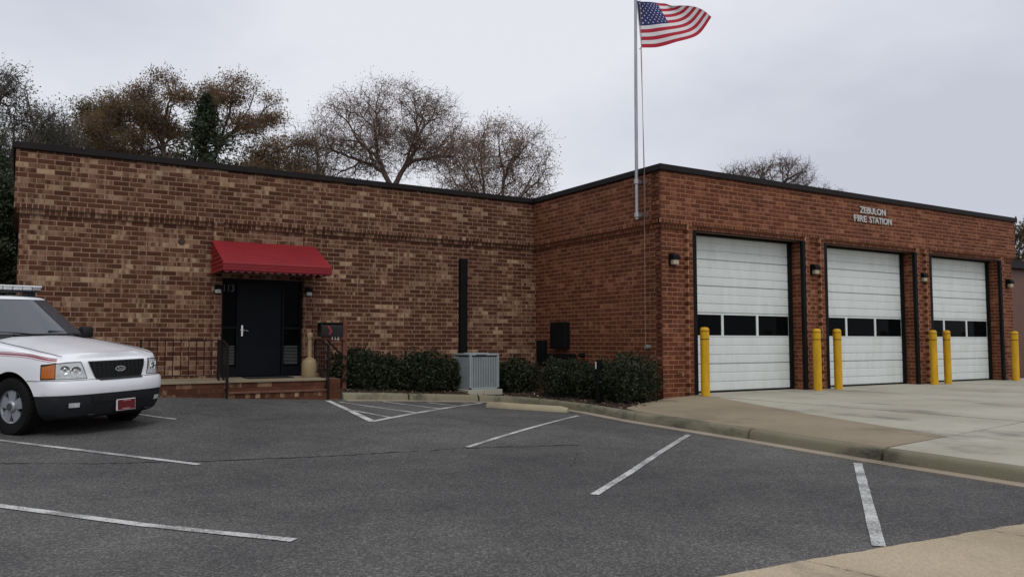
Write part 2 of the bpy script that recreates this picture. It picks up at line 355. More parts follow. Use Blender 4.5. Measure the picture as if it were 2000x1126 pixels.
# kerb: swept stones with open joints, gutter pan in front
kpath = [(5.75, 16.10), (6.6, 16.22), (7.6, 16.30), (8.7, 16.34), (9.35, 16.30), (9.78, 16.05), (9.98, 15.55), (10.02, 14.8), (9.97, 13.9), (9.84, 13.0), (9.66, 12.2), (9.45, 11.2), (9.36, 10.3), (9.25, 9.2), (9.17, 8.3), (9.08, 7.5), (8.98, 6.6), (8.86, 5.6), (8.78, 4.6), (8.72, 3.6), (8.72, 2.0), (8.8, 0.), (9.0, -3.), (9.4, -8.)]
def resample(path, step):
    P = [Vector(p) for p in path]; o = []
    for i in range(len(P) - 1):
        p0, p1, p2, p3 = P[max(i - 1, 0)], P[i], P[i + 1], P[min(i + 2, len(P) - 1)]; n = max(1, int((p2 - p1).length / step))
        for k in range(n):
            t = k / n; o.append(.5 * ((2 * p1) + (p2 - p0) * t + (2 * p0 - 5 * p1 + 4 * p2 - p3) * t * t + (3 * p1 - p0 - 3 * p2 + p3) * t ** 3))
    return o + [P[-1]]
kp = resample(kpath, .12)
def sweep(pts, prof):
    mb = MB(); P = []
    for i, p in enumerate(pts):
        t = (pts[min(i + 1, len(pts) - 1)] - pts[max(i - 1, 0)]).normalized(); nn = Vector((-t.y, t.x)); z = lot(p.x, p.y)
        P.append([(p.x + nn.x * a, p.y + nn.y * a, z + h) for a, h in prof])
    mb.grid(P, closed=True); k = len(prof); b = len(mb.v)
    mb.f += [tuple(range(k)), tuple(b - k + j for j in range(k))]; mb.m += [0, 0]; return mb
gut = sweep(kp, [(-.20, -.03), (-.20, .011), (-.005, .013), (.02, .013), (.02, -.03)])
kroot = tag(gut.build('kerb', M['gutter'], smooth=30), kind='structure')
kprof = [(.0, -.02), (.004, .02), (.018, .095), (.03, .125), (.055, .148), (.09, .155), (.16, .157), (.17, .145), (.17, -.02)]
cuts = [0]; acc = 0; marks = [1.6, 3.3, 5.0, 7.1, 9.0, 11.95, 14.25, 16.6, 19, 21.5, 24, 27]
for i in range(1, len(kp)):
    acc += (kp[i] - kp[i - 1]).length
    if marks and acc > marks[0]: cuts.append(i); marks.pop(0)
cuts.append(len(kp) - 1)
for a, b in zip(cuts[:-1], cuts[1:]):
    seg = [Vector(p) for p in kp[a:b + 1]]
    seg[0] = seg[0] + (seg[1] - seg[0]).normalized() * .024; seg[-1] = seg[-1] - (seg[-1] - seg[-2]).normalized() * .024
    sweep(seg, kprof).build('kerb_stone', M['kerb'], kroot, smooth=40)

# apron in front of the bays: slabs with joints, tan strip beside the kerb
def apz(x, y): return .157 + .143 * clamp((x - 9.2) / 3.2)
sub = MB(); sub.slab([(9.95, 11.95), (12.0, 13.2), (45, 13.2), (45, -12), (9.8, -12), (8.97, 3), (9.22, 6.5), (9.52, 9.6)], lambda x, y: apz(x, y) - .05, .3)
ap = tag(sub.build('driveway', M['crack']), kind='structure')
def pave(poly, mt, name):
    c = Vector((sum(p[0] for p in poly) / len(poly), sum(p[1] for p in poly) / len(poly))); q = []
    for p in poly:
        d = c - Vector(p); q.append(tuple(Vector(p) + d.normalized() * .006))
    mb = MB(); mb.slab(q, lambda x, y: apz(x, y) + random.uniform(-.001, .001) * 0, .09); mb.build(name, mt, ap)
def kx(y):                                        # back of kerb
    best = min(((abs(p.y - y), p.x) for p in kp if p.y < 15), key=lambda a: a[0]); return best[1] + .175
ky = [12.0, 11.4, 10.8, 10.2, 9.6, 9.05]; ky2 = [9.05, 8.4, 7.8, 7.2, 6.6, 6.04]
pave([(9.86, 11.92)] + [(kx(y), y) for y in ky[1:]] + [(10.72, 9.30), (11.25, 8.95), (12.36, 12.0), (12.36, 12.66), (11.5, 12.66), (10.7, 12.35)], M['tan_conc'], 'paving_slab')
pave([(kx(y), y) for y in ky2] + [(10.39, 6.02), (11.25, 8.95), (10.72, 9.30)], M['tan_conc'], 'paving_slab')
pave([(10.40, 6.02), (12.36, 6.02), (12.36, 12.0), (11.25, 8.95)], M['grey_conc'], 'paving_slab')
pave([(kx(6.0), 6.0), (kx(5.2), 5.2), (kx(4.4), 4.4), (kx(3.4), 3.4), (kx(2.4), 2.4), (12.36, 2.4), (12.36, 6.0)], M['grey_conc'], 'paving_slab')
pave([(kx(2.4), 2.38), (9.05, -3), (9.6, -8.), (12.36, -8), (12.36, 2.38)], M['grey_conc'], 'paving_slab')
gx = [12.4, 16.4, 20.9, 25.2, 30, 36, 44]; gy = [-10, -6, -2, 2.2, 6.02, 9.4, 13.1]
for i in range(len(gx) - 1):
    for j in range(len(gy) - 1): pave([(gx[i], gy[j]), (gx[i + 1], gy[j]), (gx[i + 1], gy[j + 1]), (gx[i], gy[j + 1])], M['grey_conc'], 'paving_slab')
# public sidewalk in the lower right corner
sw = MB(); sw.slab([(2.2, 3.68), (2.2, -9), (8.5, -9), (8.5, 3.1), (6.78, 3.32), (5.23, 3.50), (3.77, 3.60)], .004, .05)
swo = tag(sw.build('sidewalk', M['crack']), kind='structure')
def spave(poly):
    mb = MB(); nf = []
    for i in range(len(poly)):
        a, b = Vector(poly[i]), Vector(poly[(i + 1) % len(poly)]); n = max(1, int((b - a).length / .1))
        for k in range(n):
            p = a.lerp(b, k / n) + (Vector((random.gauss(0, .008), random.gauss(0, .008))) if k else Vector((0, 0))); nf.append((p.x, p.y))
    mb.slab(nf, .022, .03); mb.build('paving_slab', M['walk_conc'], swo)
def se(x): return 3.60 - .085 * (x - 3.77) if x > 3.77 else 3.60 + .03 * (3.77 - x)
jx = [2.2, 4.42, 6.3, 8.5]
for i in range(3):
    a, b = jx[i] + .006, jx[i + 1] - .006
    spave([(a, se(a)), (a + .3, 1.7), (b + .3 if i < 2 else b, 1.7), (b, se(b))])
    spave([(a + .3, 1.688), (a + .3, -9), (b + .3 if i < 2 else b, -9), (b + .3 if i < 2 else b, 1.688)])

# planting bed with mulch and fallen leaves
bed = MB(); inner = [(p.x, p.y) for p in kp if p.y > 11.9]; rows = []
def bedz(x, y): return lot(x, y) + .135 + .05 * sstep(0, .8, min(YL - y, XI + .2 - x)) * 0 + .05 * sstep(.1, .7, 1.0)
bp = []
for i, p in enumerate(kp):
    if p.y < 11.8: break
    t = (kp[i + 1] - kp[max(i - 1, 0)]).normalized(); n_ = Vector((-t.y, t.x)); a = p + n_ * .165
    if p.x < 9.6 and p.y > 16: tgt = Vector((a.x + (.0 if p.x < 9 else (p.x - 9) * 3.5), YL + .12))
    else: tgt = Vector((XI + .12, min(YL + .1, a.y + (a.y - 11.8) * .35 + .4)))
    tgt.x = min(tgt.x, XI + .12); bp.append([a.lerp(tgt, k / 8) for k in range(9)])
bed.grid([[(q.x, q.y, lot(q.x, q.y) + .13 + (.07 * math.sin(min(1, k / 3) * math.pi / 2)) + random.uniform(-.012, .012)) for k, q in enumerate(r)] for r in bp])
tag(bed.build('planting_bed', M['mulch'], smooth=True), kind='structure')
lf = MB()
for i in range(2600):
    r = random.choice(bp); k = random.random() ** 1.3 * 8; a = int(k); q = r[min(a, 7)].lerp(r[min(a, 7) + 1], k - a)
    q = q + Vector((random.gauss(0, .05), random.gauss(0, .05))); z = lot(q.x, q.y) + .145 + .07 * math.sin(min(1, k / 3) * math.pi / 2)
    s_ = random.uniform(.012, .04); an = random.random() * 6.28; u = Vector((math.cos(an), math.sin(an), random.gauss(0, .3))) * s_; v_ = Vector((-math.sin(an), math.cos(an), random.gauss(0, .3))) * s_ * .6
    c0 = Vector((q.x, q.y, z)); lf.add([c0 - u, c0 - v_, c0 + u, c0 + v_], [(0, 1, 2, 3)])
tag(lf.build('leaf_litter', M['chip'], fix=False), 'brown fallen leaves and bark chips scattered over the planting bed', 'leaves', kind='stuff')

# ================================================================== FIRE STATION
CH, BL = .0974, .2922; ZH = 3.973                                     # course height, brick length, underside of the upper band
st = empty('fire_station', (XI, YB, .25), label='red and brown brick fire station with flat roof and three garage bays', cat='building')
wing = MB(); bay = MB()
BR = []
def fy(Y): return lambda s, z, d: (s, Y + d, z)
def fx(X): return lambda s, z, d: (X + d, s, z)
def fxr(X): return lambda s, z, d: (X - d, s, z)
def fyb(Y): return lambda s, z, d: (s, Y - d, z)
def lay(fr, s0, s1, k0, k1, pal, dep=.03, header=False, holes=(), ph=0.):
    """running bond of bricks for courses k0..k1 counted from ZH"""
    for k in range(k0, k1):
        z0, z1 = ZH + k * CH + .007, ZH + (k + 1) * CH - .007
        iv = [(s0, s1)]
        for a, b, c, d in holes:
            if c < (z0 + z1) / 2 < d:
                nv = []
                for p, q in iv:
                    if a > p: nv.append((p, min(q, a)))
                    if b < q: nv.append((max(p, b), q))
                iv = [x for x in nv if x[1] - x[0] > .03]
        L_ = CH if header else BL; of = ph + (0 if header else (L_ / 2 if k % 2 else 0))
        for p, q in iv:
            i = math.floor((p - of) / L_)
            while of + i * L_ < q - .004:
                a, b = max(p, of + i * L_), min(q, of + (i + 1) * L_); i += 1
                if b - a < .03: continue
                a += .007 if a > p + .001 else .0; b -= .007 if b < q - .001 else .0
                j = random.gauss(0, .0009)
                BR.append((pal, [fr(a, z0, j), fr(b, z0, j), fr(b, z1, j), fr(a, z1, j), fr(a, z0, dep), fr(b, z0, dep), fr(b, z1, dep), fr(a, z1, dep)]))
KT = 12; KB = -41
# --- wing wall, entrance between two proud strips
A1, A2, MR = .05, .095, .0035                                       # corbel steps and depth of the mortar joints
EX0, EX1, EZ = 3.60, 5.345, 2.80
SP = [(3.40, 3.60), (5.345, 5.545)]; sph = [(a, b, 0, 9) for a, b in SP]
lay(fy(YL), XW, XI, 1, KT, 0, .06); lay(fy(YL), XW, XI, 0, 1, 0, .10, True)
lay(fy(YL + A1), XW + A1, XI + A1, -1, 0, 0, .09, True, sph)
lay(fy(YL + A2), XW + A2, XI + A2 + .01, KB, -1, 0, .03, False, sph + [(EX0, EX1, 0, EZ)], ph=.07)
for a, b in SP: lay(fy(YL), a, b, KB, 0, 0, .13, ph=a - .0974)
wing.box(XW + MR, XI + .2, YL + MR, YL + .3, ZH + .008, ZH + KT * CH - .01)
for a, b in ((XW + A1 + MR, 3.40), (3.60, 5.345), (5.545, XI + .2)): wing.box(a, b, YL + A1 + MR, YL + .3, ZH - CH + .008, ZH + .009)
for a, b in ((XW + A2 + MR, 3.41), (5.535, XI + .2)): wing.box(a, b, YL + A2 + MR, YL + .3, -.2, ZH - CH + .009)
wing.box(3.59, 5.355, YL + A2 + MR, YL + .3, EZ + .003, ZH - CH + .009)
for a, b in SP: wing.box(a + MR, b - MR, YL + MR, YL + .3, -.2, ZH + .009)
# left end of the wing
lay(fx(XW), YL + .06, 27.0, 1, KT, 0, .05); lay(fx(XW), YL + .10, 27.0, 0, 1, 0, .09, True); lay(fx(XW + A1), YL + A1 + .09, 27., -1, 0, 0, .07, True); lay(fx(XW + A2), YL + A2 + .03, 27., KB, -1, 0)
wing.box(XW + MR, XW + .3, YL + .3, 27, ZH + .008, ZH + KT * CH - .01); wing.box(XW + A1 + MR, XW + .3, YL + .3, 27, ZH - CH + .008, ZH + .007); wing.box(XW + A2 + MR, XW + .3, YL + .3, 27, -.2, ZH - CH + .007)
wing.box(XW + .1, XR - .1, 26.8, 27.1, -.2, ZH + KT * CH - .01)
# --- bay side wall (faces the planting bed)
lay(fx(XI), YB + .06, YL, 1, KT, 1, .06); lay(fx(XI), YB + .10, YL, 0, 1, 1, .10, True); lay(fx(XI + A1), YB + A1 + .09, YL + A1, -1, 0, 1, .09, True); lay(fx(XI + A2), YB + A2 + .03, YL + A2, KB, -1, 1)
bay.box(XI + MR, XI + .3, YB + .06, YL + .006, ZH + .008, ZH + KT * CH - .01); bay.box(XI + A1 + MR, XI + .3, YB + .1, YL + .2, ZH - CH + .008, ZH + .009); bay.box(XI + A2 + MR, XI + .3, YB + .12, YL + .2, -.2, ZH - CH + .009)
# --- bay front
OP = [(12.50, 16.02), (16.92, 20.62), (21.40, 24.96)]; FL = .10; SW_ = .15; HEAD = ZH - CH; FZ = .30
strips = [s for a, b in OP for s in ((a - FL - SW_, a - FL), (b + FL, b + FL + SW_))]
lay(fy(YB), XI, XR, 1, KT, 1, .06, ph=.08); lay(fy(YB), XI, XR, 0, 1, 1, .10, True)
lay(fy(YB + A1), XI + A1, XR - A1, -1, 0, 1, .09, True, [(a, b, 0, 9) for a, b in strips])
panels = [(XI + A2, strips[0][0]), (strips[1][1], strips[2][0]), (strips[3][1], strips[4][0]), (strips[5][1], XR - A2)]
for a, b in panels: lay(fy(YB + A2), a, b, KB, -1, 1, .03, ph=a)
for a, b in strips: lay(fy(YB), a, b, KB, 0, 1, .13, ph=a - .12)
bay.box(XI + MR, XR - MR, YB + MR, YB + .3, ZH + .008, ZH + KT * CH - .01)
bay.box(XI + A1 + MR, XR - A1 - MR, YB + A1 + MR, YB + .3, HEAD + .008, ZH + .009)
for a, b in panels: bay.box(a + (MR if a < 12 else -.01), b + (.01 if b < 25.5 else -MR), YB + A2 + MR, YB + .29, -.2, HEAD + .009)
for a, b in strips: bay.box(a + MR, b - MR, YB + MR, YB + .29, -.2, ZH + .007)
for i, (a, b) in enumerate(OP):                                   # brick reveals inside the openings
    lay(fx(b), YB + .06, YB + .36, KB, -1, 1, .03, ph=YB + .06); lay(fxr(a), YB + .06, YB + .36, KB, -1, 1, .03, ph=YB + .06)
    bay.box(b + MR, b + FL + .02, YB + .03, YB + .62, -.2, HEAD + .006); bay.box(a - FL - .02, a - MR, YB + .03, YB + .62, -.2, HEAD + .006)
    bay.box(a - .02, b + .02, YB + .3, YB + .62, HEAD + .012, ZH + .5)
# right end of the bays
lay(fxr(XR), YB + .06, 27., 0, KT, 1, .06); lay(fxr(XR - A2), YB + A2 + .03, 27., KB, 0, 1)
bay.box(XR - .3, XR - MR, YB + .3, 27, ZH + .008, ZH + KT * CH - .01); bay.box(XR - .3, XR - A2 - MR, YB + .28, 27, -.2, ZH + .007)
wo = wing.build('wing_wall', M['mortar_wing'], st); bo = bay.build('bay_wall', M['mortar_bay'], st)
# the 300 bricks that show largest are pieces of their own, the rest one mass per wall
fw = np.array([math.cos(TH) * math.cos(PITCH), math.sin(TH) * math.cos(PITCH), math.sin(PITCH)]); rt = np.array([math.sin(TH), -math.cos(TH), 0]); upv = np.cross(rt, fw)
def proj(P):
    q = np.asarray(P) - np.array([0, 0, CAMZ]); z = q @ fw; return 1000 + FOC * (q @ rt) / z, 563 - FOC * (q @ upv) / z
def seen(b):
    u, v = proj(b[1][:4])
    if u.min() < 0 or u.max() > 2000 or v.min() < 0 or v.max() > 1126: return 0
    uc, vc = u.mean(), v.mean()
    if uc < 310 and vc > 550: return 0                            # behind the parked car
    if 405 < uc < 650 and vc > 468 and vc < 545: return 0         # behind the awning
    if 640 < uc < 1285 and vc > 680: return 0                     # behind the shrubs
    e1 = np.array(b[1][1]) - np.array(b[1][0]); e2 = np.array(b[1][3]) - np.array(b[1][0]); nrm = np.cross(e1, e2)
    ar = .5 * abs((u[2] - u[0]) * (v[3] - v[1]) - (u[3] - u[1]) * (v[2] - v[0])); return ar
area = [seen(b) for b in BR]; big = set(sorted(range(len(BR)), key=lambda i: -area[i])[:300])
cl_n = {}
def clump(p): 
    k = (round(p[0] / .9 + p[1] / .9), round(p[2] / .5)); 
    if k not in cl_n: cl_n[k] = random.random()
    return cl_n[k]
tones = []
for pal, vs in BR:
    q = .82 * random.random() + .18 * clump(vs[0]) if pal == 0 else random.random()
    tones.append((random.random(), random.random(), q))
BF = [(0, 1, 2, 3), (3, 2, 6, 7), (1, 0, 4, 5), (0, 3, 7, 4), (2, 1, 5, 6)]
def brick_mesh(name, ids, parent, mt):
    off = np.array(origin_of(parent)); V = np.concatenate([np.array(BR[i][1]) for i in ids]) - off; n = len(ids)
    F = (np.array(BF)[None] + np.arange(n)[:, None, None] * 8).reshape(-1, 4)
    me = bpy.data.meshes.new(name); me.from_pydata(V.tolist(), [], F.tolist()); me.materials.append(mt)
    at = me.attributes.new('tone', 'FLOAT_COLOR', 'POINT'); c = np.ones((n * 8, 4), 'f'); c[:, :3] = np.repeat(np.array([tones[i] for i in ids]), 8, 0); at.data.foreach_set('color', c.ravel())
    if n > 1 or True:
        b = bmesh.new(); b.from_mesh(me); bmesh.ops.recalc_face_normals(b, faces=b.faces); b.to_mesh(me); b.free()
    o = bpy.data.objects.new(name, me); COL.objects.link(o); o.parent = parent; return o
for i in sorted(big): brick_mesh('brick', [i], (wo, bo)[BR[i][0]], M[('brick_wing', 'brick_bay')[BR[i][0]]])
for pal, par in ((0, wo), (1, bo)):
    o = brick_mesh('brickwork', [i for i in range(len(BR)) if BR[i][0] == pal and i not in big], par, M[('brick_wing', 'brick_bay')[pal]]); o['kind'] = 'stuff'
# coping and roof
ZC0, ZC1 = 5.095, 5.225
def coping(poly, name, wd=.40):
    """metal cap with a drip edge and visible lap joints"""
    mb = MB(); n = len(poly)
    for i in range(n - 1):
        p, q = Vector(poly[i]), Vector(poly[i + 1]); t = (q - p).normalized(); nn = Vector((t.y, -t.x))
        o0 = [p + nn * a for a in (.045, .06, .06, -wd)]; o1 = [q + nn * a for a in (.045, .06, .06, -wd)]
        # mitre at the corners
        if i: t0 = (p - Vector(poly[i - 1])).normalized(); o0 = [p + (nn + Vector((t0.y, -t0.x))) * a for a in (.045, .06, .06, -wd)]
        if i < n - 2: t1 = (Vector(poly[i + 2]) - q).normalized(); o1 = [q + (nn + Vector((t1.y, -t1.x))) * a for a in (.045, .06, .06, -wd)]
        zz = (ZC0, ZC0 + .012, ZC1, ZC1 - .02)
        P = [[(a.x, a.y, z) for a, z in zip(o, zz)] + [(o[3].x, o[3].y, ZC0 - .0), ] for o in (o0, o1)]
        mb.grid(P, closed=True)
    return mb.build(name, M['coping'], st)
coping([(XW, 27.0), (XW, YL), (XI - .065, YL)], 'coping'); coping([(XI, YL + .055), (XI, YB), (XR, YB), (XR, 27.0)], 'coping')
rf = MB(); rf.slab([(XW + .25, YL + .25), (XI + .25, YL + .25), (XI + .25, YB + .25), (XR - .25, YB + .25), (XR - .25, 26.85), (XW + .25, 26.85)], 4.75, .2); rf.build('roof', M['stucco'], st)
fl = MB(); fl.box(XI + .3, XR - .3, YB + .35, 26.8, .05, .285); fl.build('garage_floor', M['grey_conc'], st)

# --- garage doors
def garage_door(x0, x1):
    Y = YB + .40; d = MB(); d.box(x0 + .02, x1 - .02, Y + .045, Y + .06, FZ + .03, HEAD + .1)
    door = d.build('garage_door', M['door_white'], st)
    zs = [FZ + .03, .94, 1.553]; up = [2.096, 2.70, 3.30, 3.90]
    def section(z0, z1):
        """ribbed steel panel, three flutes per section"""
        mb = MB(); h = (z1 - z0) / 3; prof = []
        for k in range(3):
            a = z0 + k * h; deep = (.012, .012, .004)[k]
            prof += [(a + (.004 if k == 0 else 0), deep + .006), (a + .010, deep + .004), (a + .022, 0), (a + h * .45, -.002), (a + h - .014, 0), (a + h - .004, .004)]
        P = [[(x, Y + dd, z) for z, dd in prof] for x in (x0 + .03, x1 - .03)]
        mb.grid(P); mb.box(x0 + .03, x1 - .03, Y + .018, Y + .05, z0 + .004, z1 - .004); mb.build('door_panel', M['door_white'], door)
    for a, b in list(zip(zs[:-1], zs[1:])) + list(zip(up[:-1], up[1:])): section(a, b)
    # glazed section, three wide panes
    z0, z1 = 1.557, 2.092; f = MB(); wd = (x1 - x0 - .06); m0 = x0 + .03
    f.box(m0, m0 + wd, Y - .002, Y + .04, z0, z0 + .03); f.box(m0, m0 + wd, Y - .002, Y + .04, z1 - .035, z1)
    edges = [m0, m0 + wd / 3, m0 + 2 * wd / 3, m0 + wd]
    for k, e_ in enumerate(edges):
        a, b = (e_, e_ + .05) if k == 0 else (e_ - .05, e_) if k == 3 else (e_ - .035, e_ + .035)
        f.box(a, b, Y - .003, Y + .039, z0 + .02, z1 - .02)
    fo = f.build('window_frame', M['door_white'], door)
    for k in range(3):
        p = MB(); p.box(edges[k] + .03, edges[k + 1] - .03, Y + .015, Y + .022, z0 + .025, z1 - .03); p.build('pane', M['glass_dark'], door)
    s = MB(); s.box(x0 + .02, x1 - .02, Y, Y + .03, FZ + .002, FZ + .036); s.build('rubber_seal', M['steel'], door)
    # black steel jambs: channel on the brick corner and door stop behind
    for side, xx in ((-1, x0), (1, x1)):
        j = MB()
        if side < 0: j.box(xx - FL, xx + .006, YB - .006, YB + .02, FZ, HEAD); j.box(xx - .004, xx + .006, YB + .02, YB + .075, FZ, HEAD)
        else: j.box(xx - .006, xx + FL, YB - .006, YB + .02, FZ, HEAD); j.box(xx - .006, xx + .004, YB + .02, YB + .075, FZ, HEAD)
        j.build('steel_jamb', M['steel'], st)
        t = MB(); a, b = (xx + .004, xx + .09) if side < 0 else (xx - .09, xx - .004)
        t.box(a, b, YB + .325, YB + .39, FZ, HEAD); t.build('door_stop', M['steel'], st)
    h = MB(); h.box(x0 - FL + .001, x1 + FL - .001, YB + .0, YB + .05, HEAD - .02, HEAD + .004); h.box(x0, x1, YB + .28, YB + .39, HEAD - .05, HEAD + .01); h.build('head_channel', M['steel'], st)
for a, b in OP: garage_door(a, b)
# raised lettering over the middle bay
lettering('ZEBULON', (1.09, .165), lambda a, b, d: (18.24 + a, YB - .012 - d, 4.745 + b), M['letter'], st, depth=.025, bold=.012)
lettering('FIRE', (.52, .165), lambda a, b, d: (18.0 + a, YB - .012 - d, 4.515 + b), M['letter'], st, depth=.025, bold=.012)
lettering('STATION', (.95, .165), lambda a, b, d: (18.63 + a, YB - .012 - d, 4.515 + b), M['letter'], st, depth=.025, bold=.012)

# --- entrance door with sidelights
DY = YL + .14; SZ = .69
fr = MB()
for x0, x1 in ((EX0, EX0 + .05), (3.93, 3.975), (4.90, 4.945), (EX1 - .05, EX1)): fr.box(x0, x1, DY - .05, DY + .08, SZ, EZ)
fr.box(EX0 + .05, EX1 - .05, DY - .048, DY + .078, EZ - .06, EZ - .001)
for x0, x1 in ((EX0 + .05, 3.93), (4.945, EX1 - .05)):
    fr.box(x0, x1, DY - .04, DY + .07, SZ, SZ + .22); fr.box(x0, x1, DY - .04, DY + .07, 1.72, 1.77)
fr.build('door_frame', M['black_door'], st)
dl = MB(); dl.bbox(3.98, 4.895, DY - .02, DY + .03, SZ + .015, EZ - .065, .006); dd = dl.build('entrance_door', M['black_door'], st)
h = MB(); h.bbox(4.035, 4.075, DY - .028, DY - .018, 1.56, 1.80, .004); h.tube([(4.055, DY - .025, 1.69), (4.055, DY - .075, 1.69)], .016, 8); h.tube([(4.05, DY - .075, 1.69), (4.10, DY - .078, 1.69), (4.17, DY - .072, 1.675)], .011, 8)
h.lathe([(.032, -.03), (.032, -.022)], (4.055, DY, 1.69), 'y', 16); h.build('door_handle', mat('bright_steel', (.7, .7, .7), .25, metal=.9, var=0), dd)
for x0, x1 in ((EX0 + .05, 3.93), (4.945, EX1 - .05)):
    for z0, z1 in ((SZ + .22, 1.72), (1.77, EZ - .06)):
        p = MB(); p.box(x0, x1, DY + .01, DY + .016, z0, z1); p.build('pane', None or M['glass_dark'], st)
    bl = MB()
    for k in range(13): z = SZ + .27 + k * .032; bl.add([(x0 + .02, DY - .004, z), (x1 - .02, DY - .004, z), (x1 - .02, DY + .006, z + .012), (x0 + .02, DY + .006, z + .012)], [(0, 1, 2, 3)])
    bl.build('window_blind', mat('dim_blind', (.10, .105, .10), .7, var=.1), st)
lettering('113', (.21, .15), lambda a, b, d: (3.665 + a, DY + .008 - d, 2.52 + b), mat('pale_digit', (.13, .135, .15), .6, var=0), st, depth=.003)
sb = MB(); sb.box(EX0, EX1, DY + .1, DY + .16, -.1, EZ + .02); sb.build('door_backing', M['steel'], st)
v = MB(); v.lathe([(.055, -.03), (.065, -.02), (.065, .02)], (2.78, YL + .085, 3.53), 'y', 16); v.build('wall_vent', mat('vent_brown', (.04, .018, .012), .6), st)

# ================================================================== THINGS AT THE ENTRANCE
so = empty('brick_stoop', (4.4, 16.6, .3), label='low brick stoop with two steps and a side walkway below the black door', cat='steps')
sm = MB()
WX0 = -1.4
sm.box(WX0, 5.46, 16.24, YL + .06, -.1, SZ - .045); sm.box(5.47, 5.70, 16.13, 17.5, -.1, SZ - .01); sm.box(3.42, 5.46, 16.155, 16.3, -.1, .43)
stw = sm.build('step_core', mat('stoop_mortar', (.12, .06, .04), .9, var=.2), so)
la = MB(); la.bbox(WX0 - .02, 5.455, 16.20, YL + .13, SZ - .045, SZ - .002, .006); la.build('landing', M['tan_conc'], so)
la = MB(); la.bbox(3.44, 5.455, 16.12, 16.24, .432, .472, .006); la.build('tread', mat('brick_tread', (.13, .055, .035), .8, var=.3, vscale=10), so)
brk0 = len(BR)
def stoop_row(x0, x1, y, z0, z1, L_, ph):
    i = 0; x = x0 - ph
    while x < x1 - .03:
        a, b = max(x, x0), min(x + L_, x1); x += L_
        if b - a < .04: continue
        q = random.random(); m = MB(); m.box(a + .004, b - .004, y - .004 + random.uniform(-.001, .001), y + .05, z0 + .004, z1 - .004)
        o = m.build('brick', M['brick_wing'], stw); at = o.data.attributes.new('tone', 'FLOAT_COLOR', 'POINT'); c = (random.random(), random.random(), q * q)
        for d_ in at.data: d_.color = (*c, 1)
for k in range(4):
    z1 = SZ - .047 - k * .0974
    if k < 2: stoop_row(3.44, 5.45, 16.235, z1 - .0974, z1, .2922, .1 * k)
    stoop_row(-.4, 3.43, 16.235, z1 - .0974, z1, .2922, .146 * (k % 2))
    stoop_row(5.465, 5.705, 16.125, z1 - .0974 + .035, z1 + .035, .24, 0)
for k in range(2): z1 = .430 - k * .0974; stoop_row(3.44, 5.45, 16.15, z1 - .0974, z1, .0974 if k == 0 else .2922, .05)
for k in range(3): pass
mt_ = MB(); mt_.bbox(3.98, 4.92, 16.75, 17.35, SZ, SZ + .018, .005); tag(mt_.build('door_mat', mat('black_rubber_mat', (.01, .01, .01), .9, var=.3)), 'flat black rubber mat in front of the entrance door', 'doormat')

def rail(label, posts, top, bottom, balus, extra=()):
    r = empty('iron_railing', tuple(posts[0][0]), label=label, cat='railing')
    for a, b in posts: m = MB(); m.bar(a, b, .032, .032); m.build('post', M['iron'], r)
    m = MB()
    for p, q in zip(top[:-1], top[1:]): m.bar(p, q, .04, .02)
    m.build('handrail', M['iron'], r)
    for p, q in zip(bottom[:-1], bottom[1:]): m = MB(); m.bar(p, q, .025, .016); m.build('bottom_rail', M['iron'], r)
    for a, b in balus: m = MB(); m.bar(a, b, .016, .016); m.build('baluster', M['iron'], r)
    return r
RY = 16.27
rail('black iron railing along the raised walkway left of the steps', [((1.90, RY, SZ), (1.90, RY, 1.47)), ((3.30, RY, SZ), (3.30, RY, 1.47))],
     [(1.86, RY, 1.475), (3.32, RY, 1.475)], [(1.9, RY, .80), (3.3, RY, .80)], [((1.90 + 1.4 * k / 10, RY, .80), (1.90 + 1.4 * k / 10, RY, 1.47)) for k in range(1, 10)])
for X, lb in ((3.42, 'narrow black iron stair rail on the left side of the steps'), (5.42, 'narrow black iron stair rail between the steps and the mailbox')):
    zt = lambda y: 1.47 if y > 16.55 else 1.47 - (16.55 - y) * .25
    zb = lambda y: .80 if y > 16.6 else .80 - (16.6 - y) * .75
    y1 = 16.98; y0 = 16.06
    rail(lb, [((X, y1, SZ), (X, y1, 1.47)), ((X, y0, lot(X, y0) - .02), (X, y0, zt(y0)))],
         [(X, y1 + .03, 1.475), (X, 16.55, 1.475), (X, y0 - .02, zt(y0) + .005)], [(X, y1, .80), (X, 16.6, .80), (X, y0, zb(y0))],
         [((X, y, zb(y)), (X, y, zt(y))) for y in np.linspace(y0, y1, 9)[1:-1]])
# awning
aw = empty('awning', (4.45, YL, 3.0), label='red slatted metal awning over the entrance door', cat='awning')
AX0, AX1, AY = 3.36, 5.58, 16.42
m = MB(); P = []; n = 11
for k in range(n):
    for (f0, dz) in ((0, .012), (.80, .012), (.86, .0), (.97, .0)):
        q = (k + f0) / n; P.append((YL - .005 + (AY - YL) * q, 3.57 - .55 * q - .0 + dz))
P.append((AY, 3.02))
m.grid([[(x, y, z) for y, z in P] for x in (AX0, AX1)]); m.grid([[(x, y, z - .02) for y, z in P] for x in (AX0, AX1)]); m.build('awning_roof', M['red'], aw)
m = MB()
for k in range(3): z1 = 3.022 - k * .052; m.bbox(AX0 - .005, AX1 + .005, AY - .016, AY + .006, z1 - .047, z1, .006)
m.box(AX0, AX1, AY - .004, AY + .003, 2.86, 3.02); m.build('front_board', M['red'], aw)
m = MB(); ns = 15; w_ = (AX1 - AX0) / ns                       # scalloped hem
